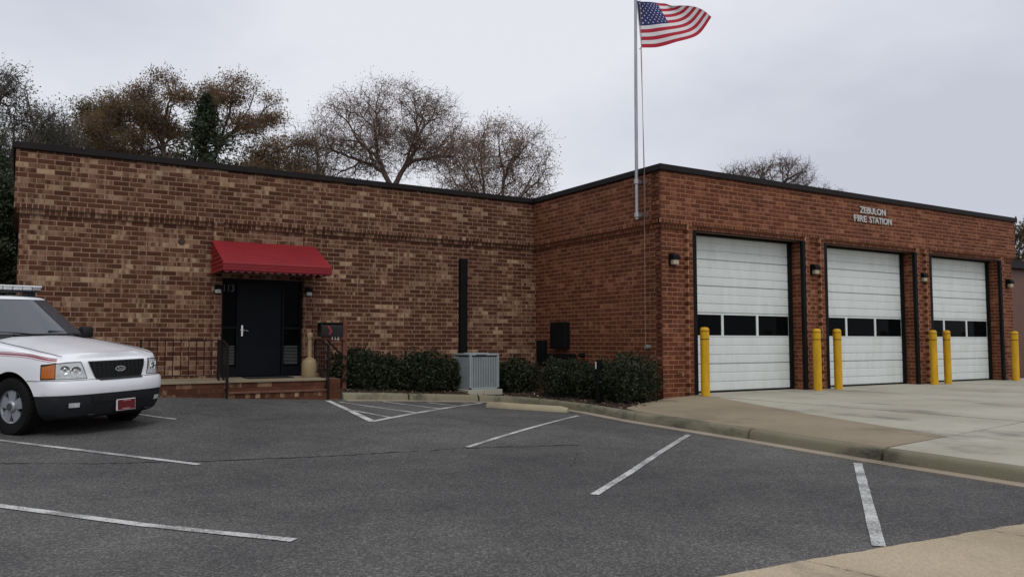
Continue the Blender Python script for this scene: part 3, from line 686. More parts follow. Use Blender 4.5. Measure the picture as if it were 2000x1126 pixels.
for k in range(ns):
    a = AX0 + k * w_; arc = [(a + w_ * t_, 2.868 - .05 * math.sin(math.pi * t_)) for t_ in np.linspace(0, 1, 9)]
    m.add([(x, AY + .0, z) for x, z in arc] + [(x, AY + .006, z) for x, z in arc], [tuple(range(9)), tuple(range(17, 8, -1))] + [(i, i + 1, i + 10, i + 9) for i in range(8)])
m.build('scalloped_hem', mat('dark_red_hem', (.10, .006, .010), .5), aw)
for X in (AX0, AX1):
    m = MB()
    for k in range(8):
        z1 = 2.86 + k * .089; z2 = z1 + .083
        ye = lambda z: AY if z < 3.02 else AY + (z - 3.02) / .55 * (YL - AY)
        xo = -.012 if X == AX0 else .012
        if ye(z2) < YL - .05: m.add([(X + xo, ye(z1), z1), (X + xo, YL - .01, z1), (X, YL - .01, z2), (X, ye(z2), z2)], [(0, 1, 2, 3)])
    m.build('side_slats', M['red'], aw, fix=False)
m = MB(); m.box(AX0 + .005, AX1 - .005, YL - .05, YL - .01, 3.44, 3.53); m.bar((AX0 + .03, YL - .01, 2.92), (AX0 + .03, AY + .02, 2.92), .02, .02); m.bar((AX1 - .03, YL - .01, 2.92), (AX1 - .03, AY + .02, 2.92), .02, .02); m.build('frame', M['steel'], aw)

# wall lamps
def lamp(x, y, z, label, group, s=1., lens='lens'):
    o = empty('wall_lamp', (x, y, z), label=label, cat='lamp', group=group)
    m = MB(); m.bbox(-.085 * s, .085 * s, -.05 * s, .0, -.13 * s, .13 * s, .008)
    prof = [(-.05, .13), (-.13, .12), (-.17, .06), (-.17, .0), (-.05, .0)]
    m.add([(sx * .092 * s, a * s, b * s) for sx in (-1, 1) for a, b in prof], [(0, 1, 2, 3, 4), (9, 8, 7, 6, 5)] + [(i, i + 5, (i + 1) % 5 + 5, (i + 1) % 5) for i in range(5)])
    m.build('housing', M['steel'], o, local=True)
    m = MB(); m.bbox(-.078 * s, .078 * s, -.155 * s, -.048 * s, -.115 * s, -.002 * s, .02 * s); m.build('lens', M[lens], o, local=True)
    return o
for x, lb in ((11.86, 'brown box lamp on the corner pier left of the first garage door'), (16.475, 'brown box lamp on the pier between first and second garage doors'),
              (21.01, 'brown box lamp on the pier between second and third garage doors'), (25.5, 'brown box lamp on the end pier right of the third garage door')):
    lamp(x, YB + .09, 3.20, lb, 'box lamps on the garage piers')
lamp(3.50, YL - .003, 2.55, 'small black lamp on the left side of the entrance door', 'lamps beside the entrance', .75, 'lens_white')
lamp(5.445, YL - .003, 2.55, 'small black lamp on the right side of the entrance door', 'lamps beside the entrance', .75, 'lens_white')

# ash receptacle
o = empty('ash_receptacle', (5.31, 16.98, SZ), label='tan bottle-shaped cigarette receptacle beside the right stair rail', cat='ashtray')
m = MB(); m.lathe([(.155, 0), (.165, .02), (.165, .30), (.15, .345), (.10, .39), (.05, .42), (.042, .46)], (0, 0, 0), 'z', 24); m.build('base', M['tan_plastic'], o, 35, True)
m = MB(); m.lathe([(.050, .45), (.046, .80), (.048, .82)], (0, 0, 0), 'z', 16); m.build('neck', M['tan_plastic'], o, 35, True)
m = MB(); m.lathe([(.055, .815), (.062, .83), (.062, .93), (.05, .95)], (0, 0, 0), 'z', 16); m.lathe([(.03, -.075), (.03, -.05)], (0, 0, .88), 'y', 12); m.build('cap', M['tan_plastic'], o, 35, True)

# mailbox on a wooden post
o = empty('mailbox', (5.98, 16.72, .3), label='black mailbox with red flag on a brown wooden post numbered 113', cat='mailbox')
m = MB(); prof = [(-.12, 0), (.12, 0), (.12, .17), (.10, .24), (.055, .285), (0, .30), (-.055, .285), (-.10, .24), (-.12, .17)]
m.add([(x, 16.72 + a, 1.56 + b) for x in (5.44, 5.92) for a, b in prof], [tuple(range(9)), tuple(range(17, 8, -1))] + [(i, i + 9, (i + 1) % 9 + 9, (i + 1) % 9) for i in range(9)])
m.build('box', M['mailbox'], o, 40)
m = MB(); m.box(5.425, 5.445, 16.60, 16.84, 1.55, 1.85); m.box(5.41, 5.93, 16.605, 16.835, 1.835, 1.85); m.build('door', M['mailbox'], o)
m = MB(); m.bar((6.0, 16.75, .2), (6.0, 16.75, 1.93), .09, .09); m.build('post', M['brown_wood'], o)
m = MB(); m.bar((5.50, 16.72, 1.53), (6.0, 16.72, 1.53), .10, .085); m.build('arm', M['brown_wood'], o)
m = MB(); m.bar((5.60, 16.72, 1.49), (5.97, 16.72, 1.12), .035, .035); m.build('brace', M['iron'], o)
m = MB(); m.add([(5.56, 16.595, 1.78), (5.60, 16.595, 1.79), (5.68, 16.595, 1.665), (5.62, 16.595, 1.60), (5.585, 16.595, 1.60), (5.63, 16.595, 1.67)], [(0, 1, 2, 5), (5, 2, 3, 4)]); m.build('flag', mat('red_flag', (.22, .02, .035), .4, var=0), o, fix=False)
lettering('113', (.16, .085), lambda a, b, d: (5.69 + a, 16.665 - d, 1.485 + b), M['white_paint'], o, depth=.004, bold=.02)

# air conditioner
o = empty('air_conditioner', (9.46, 17.07, .3), label='grey square outdoor air conditioning unit between the shrubs', cat='air conditioner')
ax0, ax1, ay0, ay1, az0, az1 = 9.05, 9.86, 16.65, 17.48, .34, 1.16
m = MB(); m.bbox(ax0 - .06, ax1 + .06, ay0 - .06, ay1 + .06, .16, az0 - .03, .01); m.build('pad', M['grey_conc'], o)
m = MB(); m.box(ax0 + .03, ax1 - .03, ay0 + .03, ay1 - .03, az0, az1 - .06); m.build('coil', M['ac_dark'], o)
m = MB()
for x in (ax0, ax1 - .06):
    for y in (ay0, ay1 - .06): m.bbox(x, x + .06, y, y + .06, az0 - .03, az1 - .02, .006)
m.bbox(ax0, ax1, ay0, ay1, az0 - .03, az0 + .02, .006); m.build('corner_frame', M['ac'], o)
m = MB(); nl = 15
for k in range(nl):
    x = ax0 + .06 + (ax1 - ax0 - .12) * (k + .5) / nl; m.bbox(x - .015, x + .015, ay0 + .004, ay0 + .03, az0, az1 - .08, .004)
    y = ay0 + .06 + (ay1 - ay0 - .12) * (k + .5) / nl; m.bbox(ax0 + .004, ax0 + .03, y - .015, y + .015, az0, az1 - .08, .004); m.bbox(ax1 - .03, ax1 - .004, y - .015, y + .015, az0, az1 - .08, .004)
m.build('louvre_grille', M['ac'], o)
m = MB(); m.bbox(ax0 - .008, ax1 + .008, ay0 - .008, ay1 + .008, az1 - .045, az1, .012); m.lathe([(.31, 0), (.31, .012), (.29, .02)], (9.455, 17.065, az1), 'z', 32); m.build('top_cover', M['ac'], o)
m = MB(); m.lathe([(.28, .004), (.28, .023)], (9.455, 17.065, az1), 'z', 32); m.build('fan_guard', M['ac_dark'], o)
m = MB(); m.box(9.22, 9.50, ay0 - .011, ay0 - .007, az1 - .034, az1 - .012); m.build('name_plate', M['ac_dark'], o)
# line-set cover and boxes on the walls
m = MB(); m.bbox(9.30, 9.50, YL - .03, YL + .093, .3, 3.52, .012); tag(m.build('pipe_cover', M['steel']), 'tall black duct running up the wing wall behind the air conditioner', 'duct')
def wall_box(y0, y1, z0, z1, dep, label, door=True, name='meter_box'):
    o = empty(name, (XI + .06, (y0 + y1) / 2, z0), label=label, cat='utility box')
    m = MB(); m.bbox(XI + .092 - dep, XI + .092, y0, y1, z0, z1, .01); m.build('case', M['steel'], o)
    m = MB(); m.bbox(XI + .084 - dep, XI + .093 - dep, y0 + .03, y1 - .03, z0 + .03, z1 - .03, .004); m.build('cover', M['steel'], o); return o
wall_box(16.13, 16.77, 1.27, 1.93, .16, 'large black electrical box on the bay side wall')
wall_box(17.13, 17.46, .85, 1.48, .12, 'narrow dark box low on the side wall near the inner corner')
wall_box(15.87, 16.95, .88, 1.15, .14, 'wide dark box under the large electrical box, half hidden by a shrub')
for y_, z_, lb in ((15.55, 1.12, 'small dark pipe cap on the side wall, the higher of two'), (15.42, .93, 'small dark pipe cap on the side wall, the lower one just above a shrub')):
    m = MB(); m.lathe([(.05, -.05), (.06, 0), (.06, .11)], (XI, y_, z_), 'x', 12); tag(m.build('drain_pipe', M['steel']), lb, 'pipe')
m = MB(); m.lathe([(.025, -.08), (.03, -.04), (.02, 0), (.02, .11)], (11.98, YB - .0, .78), 'y', 10); m.tube([(11.98, YB - .06, .78), (11.98, YB - .08, .72)], .018, 8); tag(m.build('hose_bib', mat('dull_brass', (.18, .10, .06), .5)), 'small faucet low on the front pier beside the first garage door', 'faucet')
o = empty('marker_post', (10.34, 13.36, .2), label='short black marker post with a white strip between two shrubs', cat='post')
m = MB(); m.bbox(10.28, 10.40, 13.31, 13.41, .12, 1.07, .01); m.build('post', M['steel'], o)
m = MB(); m.box(10.277, 10.281, 13.37, 13.40, .88, 1.03); m.build('reflector', M['white_paint'], o)
# bollards
def bollard(x, y, label):
    o = empty('bollard', (x, y, apz(x, y)), label=label, cat='bollard', group='yellow bollards in front of the garage doors')
    m = MB(); m.lathe([(.094, 0), (.094, 1.19)], (0, 0, 0), 'z', 28); m.build('sleeve', M['yellow'], o, 35, True)
    m = MB(); m.lathe([(.098, 1.19), (.098, 1.205)], (0, 0, 0), 'z', 28); m.lathe([(.098, 1.36), (.098, 1.372)], (0, 0, 0), 'z', 28); m.build('band', M['steel'], o, 35, True)
    m = MB(); m.lathe([(.097, 1.205), (.097, 1.36)], (0, 0, 0), 'z', 28); m.lathe([(.097, 1.372), (.097, 1.40), (.09, 1.425), (.07, 1.445), (.035, 1.455)], (0, 0, 0), 'z', 28); m.build('cap', M['yellow'], o, 35, True)
    o.rotation_euler = (random.uniform(-.006, .006), random.uniform(-.006, .006), 0); return o
for x, lb in ((12.40, 'yellow bollard at the left edge of the first garage door'), (16.06, 'yellow bollard at the right edge of the first garage door'), (16.82, 'yellow bollard at the left edge of the second garage door'),
              (20.84, 'yellow bollard at the right edge of the second garage door'), (21.48, 'yellow bollard at the left edge of the third garage door'), (25.0, 'yellow bollard at the right edge of the third garage door')):
    bollard(x, 12.36, lb)
# concrete wheel stop
t_ = Vector((.60, -.80, 0)); n_ = Vector((.80, .60, 0)); c0 = Vector((8.36, 14.66, 0)); m = MB(); P = []
for k in range(13):
    q = c0 + t_ * (1.78 * k / 12); z = lot(q.x, q.y); e_ = .03 if k in (0, 12) else 0
    P.append([(q + n_ * a + Vector((0, 0, z + h - (e_ if h > .03 else 0)))).to_tuple() for a, h in ((0, -.01), (.0, .03), (.035, .10), (.055, .115), (.10, .115), (.12, .10), (.155, .03), (.155, -.01))])
m.grid(P, closed=True); m.f += [tuple(range(8)), tuple(len(m.v) - 8 + j for j in range(8))]; m.m += [0, 0]
tag(m.build('wheel_stop', concrete_mat('stop_concrete', (.36, .31, .21), .5), smooth=40), 'tan concrete wheel stop at the head of the parking stall', 'wheel stop')

# ================================================================== FLAG AND POLE
o = empty('flagpole', (11.34, 13.27, 4.1), label='grey metal flagpole fixed to the bay side wall', cat='flagpole')
m = MB(); m.tube([(11.34, 13.27, 4.10), (11.345, 13.265, 7), (11.35, 13.25, 9.35)], [.038, .036, .03], 14); m.lathe([(.02, 0), (.06, .03), (.07, .07), (.05, .12), (.01, .14)], (11.35, 13.25, 9.35), 'z', 16); m.build('pole', M['alu'], o, 40)
for z in (4.20, 4.93):
    m = MB(); m.lathe([(.062, -.05), (.062, .05)], (11.34, 13.27, z), 'z', 14); m.box(11.38, XI + .01, 13.24, 13.30, z - .04, z + .04); m.build('bracket', M['alu'], o, 40)
    m = MB(); m.lathe([(.085, -.02), (.085, 0)], (XI, 13.14, z), 'x', 16); m.box(XI - .05, XI, 13.12, 13.16, z - .06, z + .06); m.build('cleat_plate', mat('plate_brown', (.16, .085, .065), .6), o, 40)
m = MB(); m.tube([(11.40, 13.16, 9.0), (11.41, 13.14, 7.9), (11.44, 13.14, 4.9), (11.45, 13.15, 3.9), (11.46, 13.18, 1.36)], .006, 5); m.tube([(11.38, 13.13, 7.9), (11.42, 13.09, 4.9), (11.45, 13.13, 4.2)], .006, 5); m.build('halyard', M['rope'], o)
m = MB(); m.lathe([(.045, -.03), (.05, 0), (.05, .11)], (XI, 13.18, 1.33), 'x', 12); m.build('cleat', M['alu'], o, 40)

def catmull(pts, t):
    n = len(pts) - 1; f = t * n; i = min(int(f), n - 1); u = f - i; p = [np.array(pts[min(max(k, 0), n)], float) for k in (i - 1, i, i + 1, i + 2)]
    return .5 * (2 * p[1] + (p[2] - p[0]) * u + (2 * p[0] - 5 * p[1] + 4 * p[2] - p[3]) * u * u + (3 * p[1] - p[0] - 3 * p[2] + p[3]) * u ** 3)
fo = empty('flag', (11.38, 13.2, 7.9), label='American flag with stars and stripes flying from the pole', cat='flag')
TOPE = [(.03, 8.99), (.13, 8.955), (.24, 8.94), (.36, 8.945), (.48, 8.96), (.58, 8.975), (.68, 8.975), (.76, 8.94), (.80, 8.90)]
BOTE = [(.13, 7.917), (.31, 7.925), (.49, 7.945), (.69, 7.985), (.887, 8.040), (1.171, 8.113), (1.36, 8.19), (1.49, 8.31), (1.655, 8.56)]
rgt = np.array([.8522, -.5232, 0]); fwd = np.array([.5232, .8522, 0]); PB = np.array([11.345, 13.26, 0])
def flagp(u, v, lift=0.):
    """u along the fly, v up the hoist"""
    u_ = u; u = max(u, 0.) ** .72; a = catmull(BOTE, u); b = catmull(TOPE, u); q = a * (1 - v) + b * v; q = q + np.array([.10, .05]) * math.sin(math.pi * v) * u ** 3
    fold = .035 * math.sin(u * 9 + v * 2.2) * min(1, u * 4) + .10 * math.sin(u * 4.2 - v * 1.6) * u + .12 * u * u * (v - .4)
    sag = .03 * math.sin(math.pi * v) * u + .022 * math.sin(math.pi * v) * math.sin(u * 7)
    return PB + rgt * q[0] + np.array([0, 0, q[1] + sag]) + fwd * (fold - lift)
fr_, fw_, fb_ = mat('flag_red', (.42, .018, .04), .8, var=.06), mat('flag_white', (.72, .70, .72), .8, var=.05), mat('flag_blue', (.022, .03, .13), .8, var=.1)
NU = 40
for k in range(13):                                             # stripe 0 at the bottom
    u0 = .4 if k >= 6 else 0.; us = np.linspace(u0, 1, NU + 1)
    m = MB(); m.grid([[flagp(u, v).tolist() for u in us] for v in np.linspace(k / 13, (k + 1) / 13, 3)]); m.build('stripe', fr_ if k % 2 == 0 else fw_, fo, True, fix=False)
m = MB(); m.grid([[flagp(u, v).tolist() for u in np.linspace(0, .4, 17)] for v in np.linspace(6 / 13, 1, 13)]); m.build('canton', fb_, fo, True, fix=False)
stars = MB()
for r_ in range(9):
    for c_ in range(6 if r_ % 2 == 0 else 5):
        uc = .4 * ((c_ * 2 + (1 if r_ % 2 == 0 else 2)) / 12); vc = 6 / 13 + 7 / 13 * (9 - r_) / 10
        for side in (1, -1):
            pts = [flagp(uc, vc, .004 * side)]
            for k in range(10):
                rr = (.022 if k % 2 == 0 else .009); an = math.pi / 2 + k * math.pi / 5; pts.append(flagp(max(0, uc + rr * math.cos(an) / 1.65), vc + rr * math.sin(an) / 1.05, .004 * side))
            stars.add([p.tolist() for p in pts], [(0, 1 + k, 1 + (k + 1) % 10) for k in range(10)])
so_ = stars.build('stars', fw_, fo, fix=False); so_['kind'] = 'stuff'
m = MB(); m.tube([flagp(0, v).tolist() for v in np.linspace(0, 1, 8)], .010, 5); m.build('heading_band', fw_, fo)
m = MB(); m.tube([flagp(0, 0).tolist(), (PB + rgt * .075 + np.array([0, 0, 7.88])).tolist()], .008, 5); m.tube([flagp(0, 1).tolist(), (PB + rgt * .03 + np.array([0, 0, 9.02])).tolist()], .006, 5); m.build('snap_hook', M['alu'], fo)

# ================================================================== PARKED SPORT UTILITY VEHICLE (own axes: x ahead, y left, origin under the front axle)
suv = empty('parked_suv', (.70, 13.50, .19), R(-54.5), 'white sport utility vehicle with red side stripe and roof light bar, parked at the left', 'suv')
suv.rotation_euler = (R(1.4), 0, R(-54.5))
C = {}
C['white'] = mat('white_car_paint', (.81, .82, .85), .28, var=.03, vscale=2, coat=.5)
C['grey'] = mat('grey_bumper_plastic', (.017, .018, .021), .6, var=.1, spec=.2)
C['black'] = mat('black_trim', (.008, .008, .009), .5, var=0)
C['glass'] = mat('windshield_glass', (.055, .062, .074), .05, var=0, spec=.9, coat=.3)
C['amber'] = mat('amber_lens', (.46, .12, .010), .2, var=.15, vscale=18, coat=.5)
C['lamp'] = mat('headlamp_lens', (.52, .54, .54), .12, var=.25, vscale=14, coat=.7)
C['chrome'] = mat('chrome', (.75, .76, .78), .12, metal=1., var=0)
C['rubber'] = mat('tyre_rubber', (.009, .009, .0095), .85, var=.15, spec=.12)
C['rim'] = mat('steel_rim', (.33, .34, .37), .4, metal=.55, var=.08)
C['redline'] = mat('red_stripe', (.30, .02, .05), .35, var=0)
C['plate'] = mat('red_plate', (.12, .005, .008), .4, var=0)
C['cabin'] = mat('cabin_trim', (.05, .05, .052), .8, var=.1)
OUT = [(.945, 0), (.94, .22), (.925, .42), (.89, .60), (.83, .745), (.73, .86), (.58, .935), (.38, .972), (.1, .985), (-.6, .99), (-1.5, 1.0), (-2.4, 1.0), (-3.1, .99), (-3.7, .965), (-4.05, .90), (-4.2, .72), (-4.24, .4), (-4.25, 0)]
NO = len(OUT) - 1
def interp(tab, x):
    if x <= tab[0][0]: return tab[0][1]
    for (a, p), (b, q) in zip(tab[:-1], tab[1:]):
        if x <= b: return p + (q - p) * (x - a) / (b - a)
    return tab[-1][1]
FRONT = [(.22, -.12), (.26, -.04), (.34, .0), (.44, .028), (.535, .032), (.548, .022), (.552, .045), (.60, .058), (.70, .052), (.738, .035), (.752, -.026), (.80, -.030), (.90, -.036), (.98, -.050), (1.03, -.085), (1.08, -.12), (1.3, -.13)]
SIDE = [(.22, -.12), (.30, -.05), (.42, -.012), (.60, .0), (.80, .004), (.95, .0), (1.05, -.008), (1.12, -.018), (1.2, -.04), (1.3, -.075)]
EDGE = [(-4.3, 1.30), (-.7, 1.285), (-.3, 1.225), (.1, 1.165), (.45, 1.105), (.7, 1.055), (.85, 1.035), (1., 1.03)]
def oc(i):
    p = catmull(OUT, i / NO); q = catmull(OUT, min(1, i / NO + .002)) - catmull(OUT, max(0, i / NO - .002)); q /= np.linalg.norm(q); return p, np.array([-q[1], q[0]]) * -1
def bodyp(i, z, lift=0., sgn=1):
    """point on the body shell: i runs along the half outline from nose to tail"""
    p, n = oc(i); n = -n if n @ np.array([p[0] + 1.6, p[1]]) < 0 else n
    fr_w = sstep(.15, .8, n[0]); off = interp(FRONT, z) * fr_w + interp(SIDE, z) * (1 - fr_w) + lift
    q = p + n * off; return (q[0], sgn * max(0, q[1]) if i > 0 else 0., z)
idx = list(np.concatenate([np.linspace(0, 8, 41), np.linspace(8, 15, 22)[1:], np.linspace(15, NO, 9)[1:]]))
ZL = [.22, .26, .30, .36, .44, .53, .546, .554, .60, .66, .71, .735, .75, .80, .87, .94, .99]
bmsh = MB(); ring = [(i, 1) for i in idx] + [(i, -1) for i in idx[-2:0:-1]]
P = []
def hood(x, y):
    e_ = interp(EDGE, x); yy = abs(y); return e_ + .05 * (1 - min(1, (yy / .95)) ** 2) + .022 * sstep(.62, .5, yy) * sstep(-.9, -.4, x) if x > -.75 else e_
def hood(x, y):
    e_ = interp(EDGE, x); yy = min(1., abs(y) / .95); return e_ + .055 * (1 - yy ** 2.2) + .018 * (1 - sstep(.46, .60, abs(y)))
def col(i, s):
    xb = oc(i)[0][0]; top = interp(EDGE, xb); L_ = [bodyp(i, z, 0, s) for z in ZL]
    if top > 1.06: L_ += [bodyp(i, 1.0 + (top - .03 - 1.0) * k / 2, 0, s) for k in (1, 2)]
    else: L_ += [bodyp(i, .995 + (top - .03 - .995) * k / 2, 0, s) for k in (1, 2)]
    b = bodyp(i, top - .006, -.012, s); L_.append(b); b = bodyp(i, top + .008, -.035, s); L_.append(b)
    for k in (.88, .7, .5, .25, 0.):
        y = b[1] * k; L_.append((b[0], y, hood(b[0], y) * min(1, (1 - k) * 6) + b[2] * (1 - min(1, (1 - k) * 6))))
    return L_
cols = [col(i, s) for i, s in ring]
for k in range(len(cols[0])): P.append([c_[k] for c_ in cols])
bmsh.grid(P, closed=True)
nb = len(ring); bot = [(p[0], 0., .22) for p in P[0]]
Pb = [[(p[0], p[1] * k, .22) for p in P[0]] for k in (1., .5, 0.)]; bmsh.grid(Pb, closed=True)
bmm = bmesh.new(); me = bpy.data.meshes.new('body'); me.from_pydata(bmsh.v, [], bmsh.f); bmm.from_mesh(me)
bmesh.ops.remove_doubles(bmm, verts=bmm.verts, dist=.0006); bmesh.ops.dissolve_degenerate(bmm, dist=.0004, edges=bmm.edges); bmesh.ops.recalc_face_normals(bmm, faces=bmm.faces); bmm.to_mesh(me); bmm.free()
body = bpy.data.objects.new('body', me); COL.objects.link(body)
cutters = []
for wx in (0., -3.02):
    for s in (-1, 1):
        cm = MB(); cm.lathe([(.475, 0), (.475, .62)], (wx, .58 if s > 0 else -1.2, .40), 'y', 40); cm.box(wx - .475, wx + .475, *((.58, 1.2) if s > 0 else (-1.2, -.58)), -.1, .40)
        m1 = MB(); prof = [(.475 * math.cos(a), .475 * math.sin(a)) for a in np.linspace(0, math.pi, 25)] + [(-.475, -.5), (.475, -.5)]
        y0, y1 = (.58, 1.3) if s > 0 else (-1.3, -.58); n = len(prof)
        m1.add([(wx + a, y, .40 + b) for y in (y0, y1) for a, b in prof], [tuple(range(n)), tuple(range(2 * n - 1, n - 1, -1))] + [(i, i + n, (i + 1) % n + n, (i + 1) % n) for i in range(n)])
        co_ = m1.build('cutter', C['black']); cutters.append(co_)
        md = body.modifiers.new('arch', 'BOOLEAN'); md.object = co_; md.operation = 'DIFFERENCE'; md.solver = 'EXACT'
bpy.context.view_layer.update(); dg = bpy.context.evaluated_depsgraph_get(); nm = bpy.data.meshes.new_from_object(body.evaluated_get(dg))
body.modifiers.clear(); body.data = nm; nm.name = 'body'
for c_ in cutters: bpy.data.objects.remove(c_)
nm.materials.clear()
for k in ('white', 'grey', 'black'): nm.materials.append(C[k])
for p in nm.polygons:
    c_ = p.center; p.use_smooth = True
    if abs(c_.y) < .93 and min(math.hypot(c_.x, c_.z - .4), math.hypot(c_.x + 3.02, c_.z - .4)) < .479 or c_.z < .225: p.material_index = 2
    elif c_.z < .549 and c_.x > .30: p.material_index = 1
    else: p.material_index = 0
nm.set_sharp_from_angle(angle=R(28)); body.parent = suv
def patch(name, i0, i1, z0, z1, lift, mt, sgn, par, ni=10, nz=6, slant=0.):
    m = MB(); f0 = z0 if callable(z0) else (lambda q: z0); f1 = z1 if callable(z1) else (lambda q: z1)
    P = []
    for a in np.linspace(0, 1, nz + 1): P.append([bodyp(i, f0(q) + (f1(q) - f0(q)) * a, lift, sgn) for q, i in zip(np.linspace(0, 1, ni + 1), np.linspace(i0 + slant * a, i1, ni + 1))])
    P2 = [[bodyp(i, f0(q) + (f1(q) - f0(q)) * a, lift - .03, sgn) for q, i in zip(np.linspace(0, 1, ni + 1), np.linspace(i0 + slant * a, i1, ni + 1))] for a in (0, 1)]
    m.grid(P); m.grid([P[0], P2[0]]); m.grid([P[-1], P2[1]]); m.grid([[r[0] for r in P], [P2[0][0] for r in P]]) if False else None
    m.add([P[0][0], P[-1][0], P2[1][0], P2[0][0]], [(0, 1, 2, 3)]); m.add([P[0][-1], P[-1][-1], P2[1][-1], P2[0][-1]], [(0, 1, 2, 3)])
    return m.build(name, mt, par, 30, True, fix=True)
# headlights: dark surround, clear lens inboard, amber corner
for s in (-1, 1):
    hl = patch('headlight', 2.42, 6.15, .765, lambda q: 1.0 - .03 * q * q, .006, C['black'], s, suv, 14, slant=.42)
    patch('clear_lens', 2.50, 5.0, lambda q: .776 - .002 * q, lambda q: .990 - .014 * q, .014, C['lamp'], s, hl, 10, slant=.42)
    patch('amber_lens', 5.06, 6.04, .783, lambda q: .972 - .03 * q, .014, C['amber'], s, hl, 8)
    for iz, zz, rr in ((3.35, .872, .072), (4.25, .895, .062)):
        q = Vector(bodyp(iz, zz, .012, s)); m = MB(); n3 = Vector(bodyp(iz, zz, .1, s)) - q; n3.normalize(); a_ = n3.orthogonal().normalized(); b_ = n3.cross(a_)
        rings = [(rr, .0), (rr * .92, .008), (rr * .75, .002), (rr * .4, .0), (rr * .3, .008)]; vs = []
        for r_, h_ in rings: vs += [q + (a_ * math.cos(t) + b_ * math.sin(t)) * r_ + n3 * h_ for t in np.linspace(0, 2 * math.pi, 16, endpoint=False)]
        m.add(vs, [(k * 16 + j, k * 16 + (j + 1) % 16, (k + 1) * 16 + (j + 1) % 16, (k + 1) * 16 + j) for k in range(4) for j in range(16)] + [tuple(64 + j for j in range(16))]); m.build('reflector', C['chrome'], hl, 40, True)
    fl_ = patch('fog_lamp', 3.05, 4.05, .375, .455, .006, C['black'], s, suv, 6, 3); patch('lens', 3.12, 3.95, .385, .447, .012, C['lamp'], s, fl_, 6, 2)
# grille: tapering dark panel with bars and oval badge
gr = MB(); P = []
def gx_(y, z): return bodyp(abs(y) / .42 * 2 if abs(y) < .42 else 2 + (abs(y) - .42) / .18, z, .012, 1)[0]
def ghw(z): t = (z - .735) / (1.0 - .735); return .385 + .09 * sstep(-.15, 1.1, t) - .05 * sstep(.25, -.05, t) * 0 - .03 * max(0., 1 - t * 6)
zz = np.linspace(.735, 1.0, 9); P = [[(gx_(y, z) + .0, y, z) for y in np.linspace(-ghw(z), ghw(z), 15)] for z in zz]; gr.grid(P)
gro = gr.build('grille', C['black'], suv, True, True)
for k in range(10):
    z = .752 + k * .0255; h_ = ghw(z) - .015; m = MB(); m.grid([[(gx_(y, z) + dx, y, z + dz) for y in np.linspace(-h_, h_, 13)] for dx, dz in ((.001, -.005), (.013, -.003), (.013, .003), (.001, .005))]); m.build('bar', C['black'] if False else C['grey'], gro, False, True)
m = MB()
for y in np.linspace(-.42, .42, 13):
    zt_ = .99; zb_ = .745 if abs(y) < .36 else .745 + (abs(y) - .36) * 2.2; m.bar((gx_(y, .87) + .006, y, zb_), (gx_(y, .87) + .000, y, zt_), .006, .012)
m.build('upright', C['grey'], gro, False, True)
bd = MB(); cx_, cz_ = gx_(0, .875) + .018, .878
bd.add([(cx_, .085 * math.cos(t), cz_ + .037 * math.sin(t)) for t in np.linspace(0, 2 * math.pi, 28, endpoint=False)] + [(cx_ - .03, .085 * math.cos(t), cz_ + .037 * math.sin(t)) for t in np.linspace(0, 2 * math.pi, 28, endpoint=False)], [tuple(range(28))] + [(j, (j + 1) % 28, (j + 1) % 28 + 28, j + 28) for j in range(28)])
bdo = bd.build('badge', C['chrome'], suv, False, True)
m = MB(); m.add([(cx_ + .003, .072 * math.cos(t), cz_ + .027 * math.sin(t)) for t in np.linspace(0, 2 * math.pi, 28, endpoint=False)], [tuple(range(28))]); m.build('oval_field', mat('badge_blue', (.01, .014, .035), .3, var=0), bdo, False, True)
lettering('Ford', (.085, .032), lambda a, b, d: (cx_ + .004 + d, -.0425 + a, cz_ - .016 + b), C['chrome'], bdo, depth=.003, local=True)
for s in (-1, 1): patch('bumper_seam', 0.0, 7.2, .7475, .7545, .004, C['cabin'], s, suv, 30, 1)
# lower intake, plate, tow hooks
m = MB(); m.grid([[(gx_(y, z) + .004, y, z) for y in np.linspace(-.46, .46, 13)] for z in np.linspace(.43, .535, 4)]); it = m.build('air_intake', C['black'], suv, True, True)
for z in (.455, .485, .515): m = MB(); m.grid([[(gx_(y, z) + dx, y, z + dz) for y in np.linspace(-.45, .45, 9)] for dx, dz in ((.005, -.004), (.012, 0), (.005, .004))]); m.build('slat', C['grey'], it, False, True)
px_ = gx_(.06, .37) + .03
m = MB(); m.bbox(px_ - .02, px_ + .004, -.10, .215, .285, .445, .004); po = m.build('license_plate', C['white'], suv, False, True)
m = MB(); m.box(px_ + .004, px_ + .007, -.092, .207, .293, .437); m.build('red_field', C['plate'], po, False, True)
m = MB(); m.box(px_ + .007, px_ + .008, .0, .13, .415, .427); m.box(px_ + .007, px_ + .008, -.01, .12, .303, .316); m.build('faded_print', mat('faded_print', (.40, .22, .22), .6, var=.3, vscale=60), po, False, True)
for s in (-1, 1): m = MB(); m.tube([(.86, s * .50, .26), (.96, s * .50, .27), (.965, s * .44, .27), (.86, s * .44, .26)], .014, 8); m.build('tow_hook', C['black'], suv, True, True)
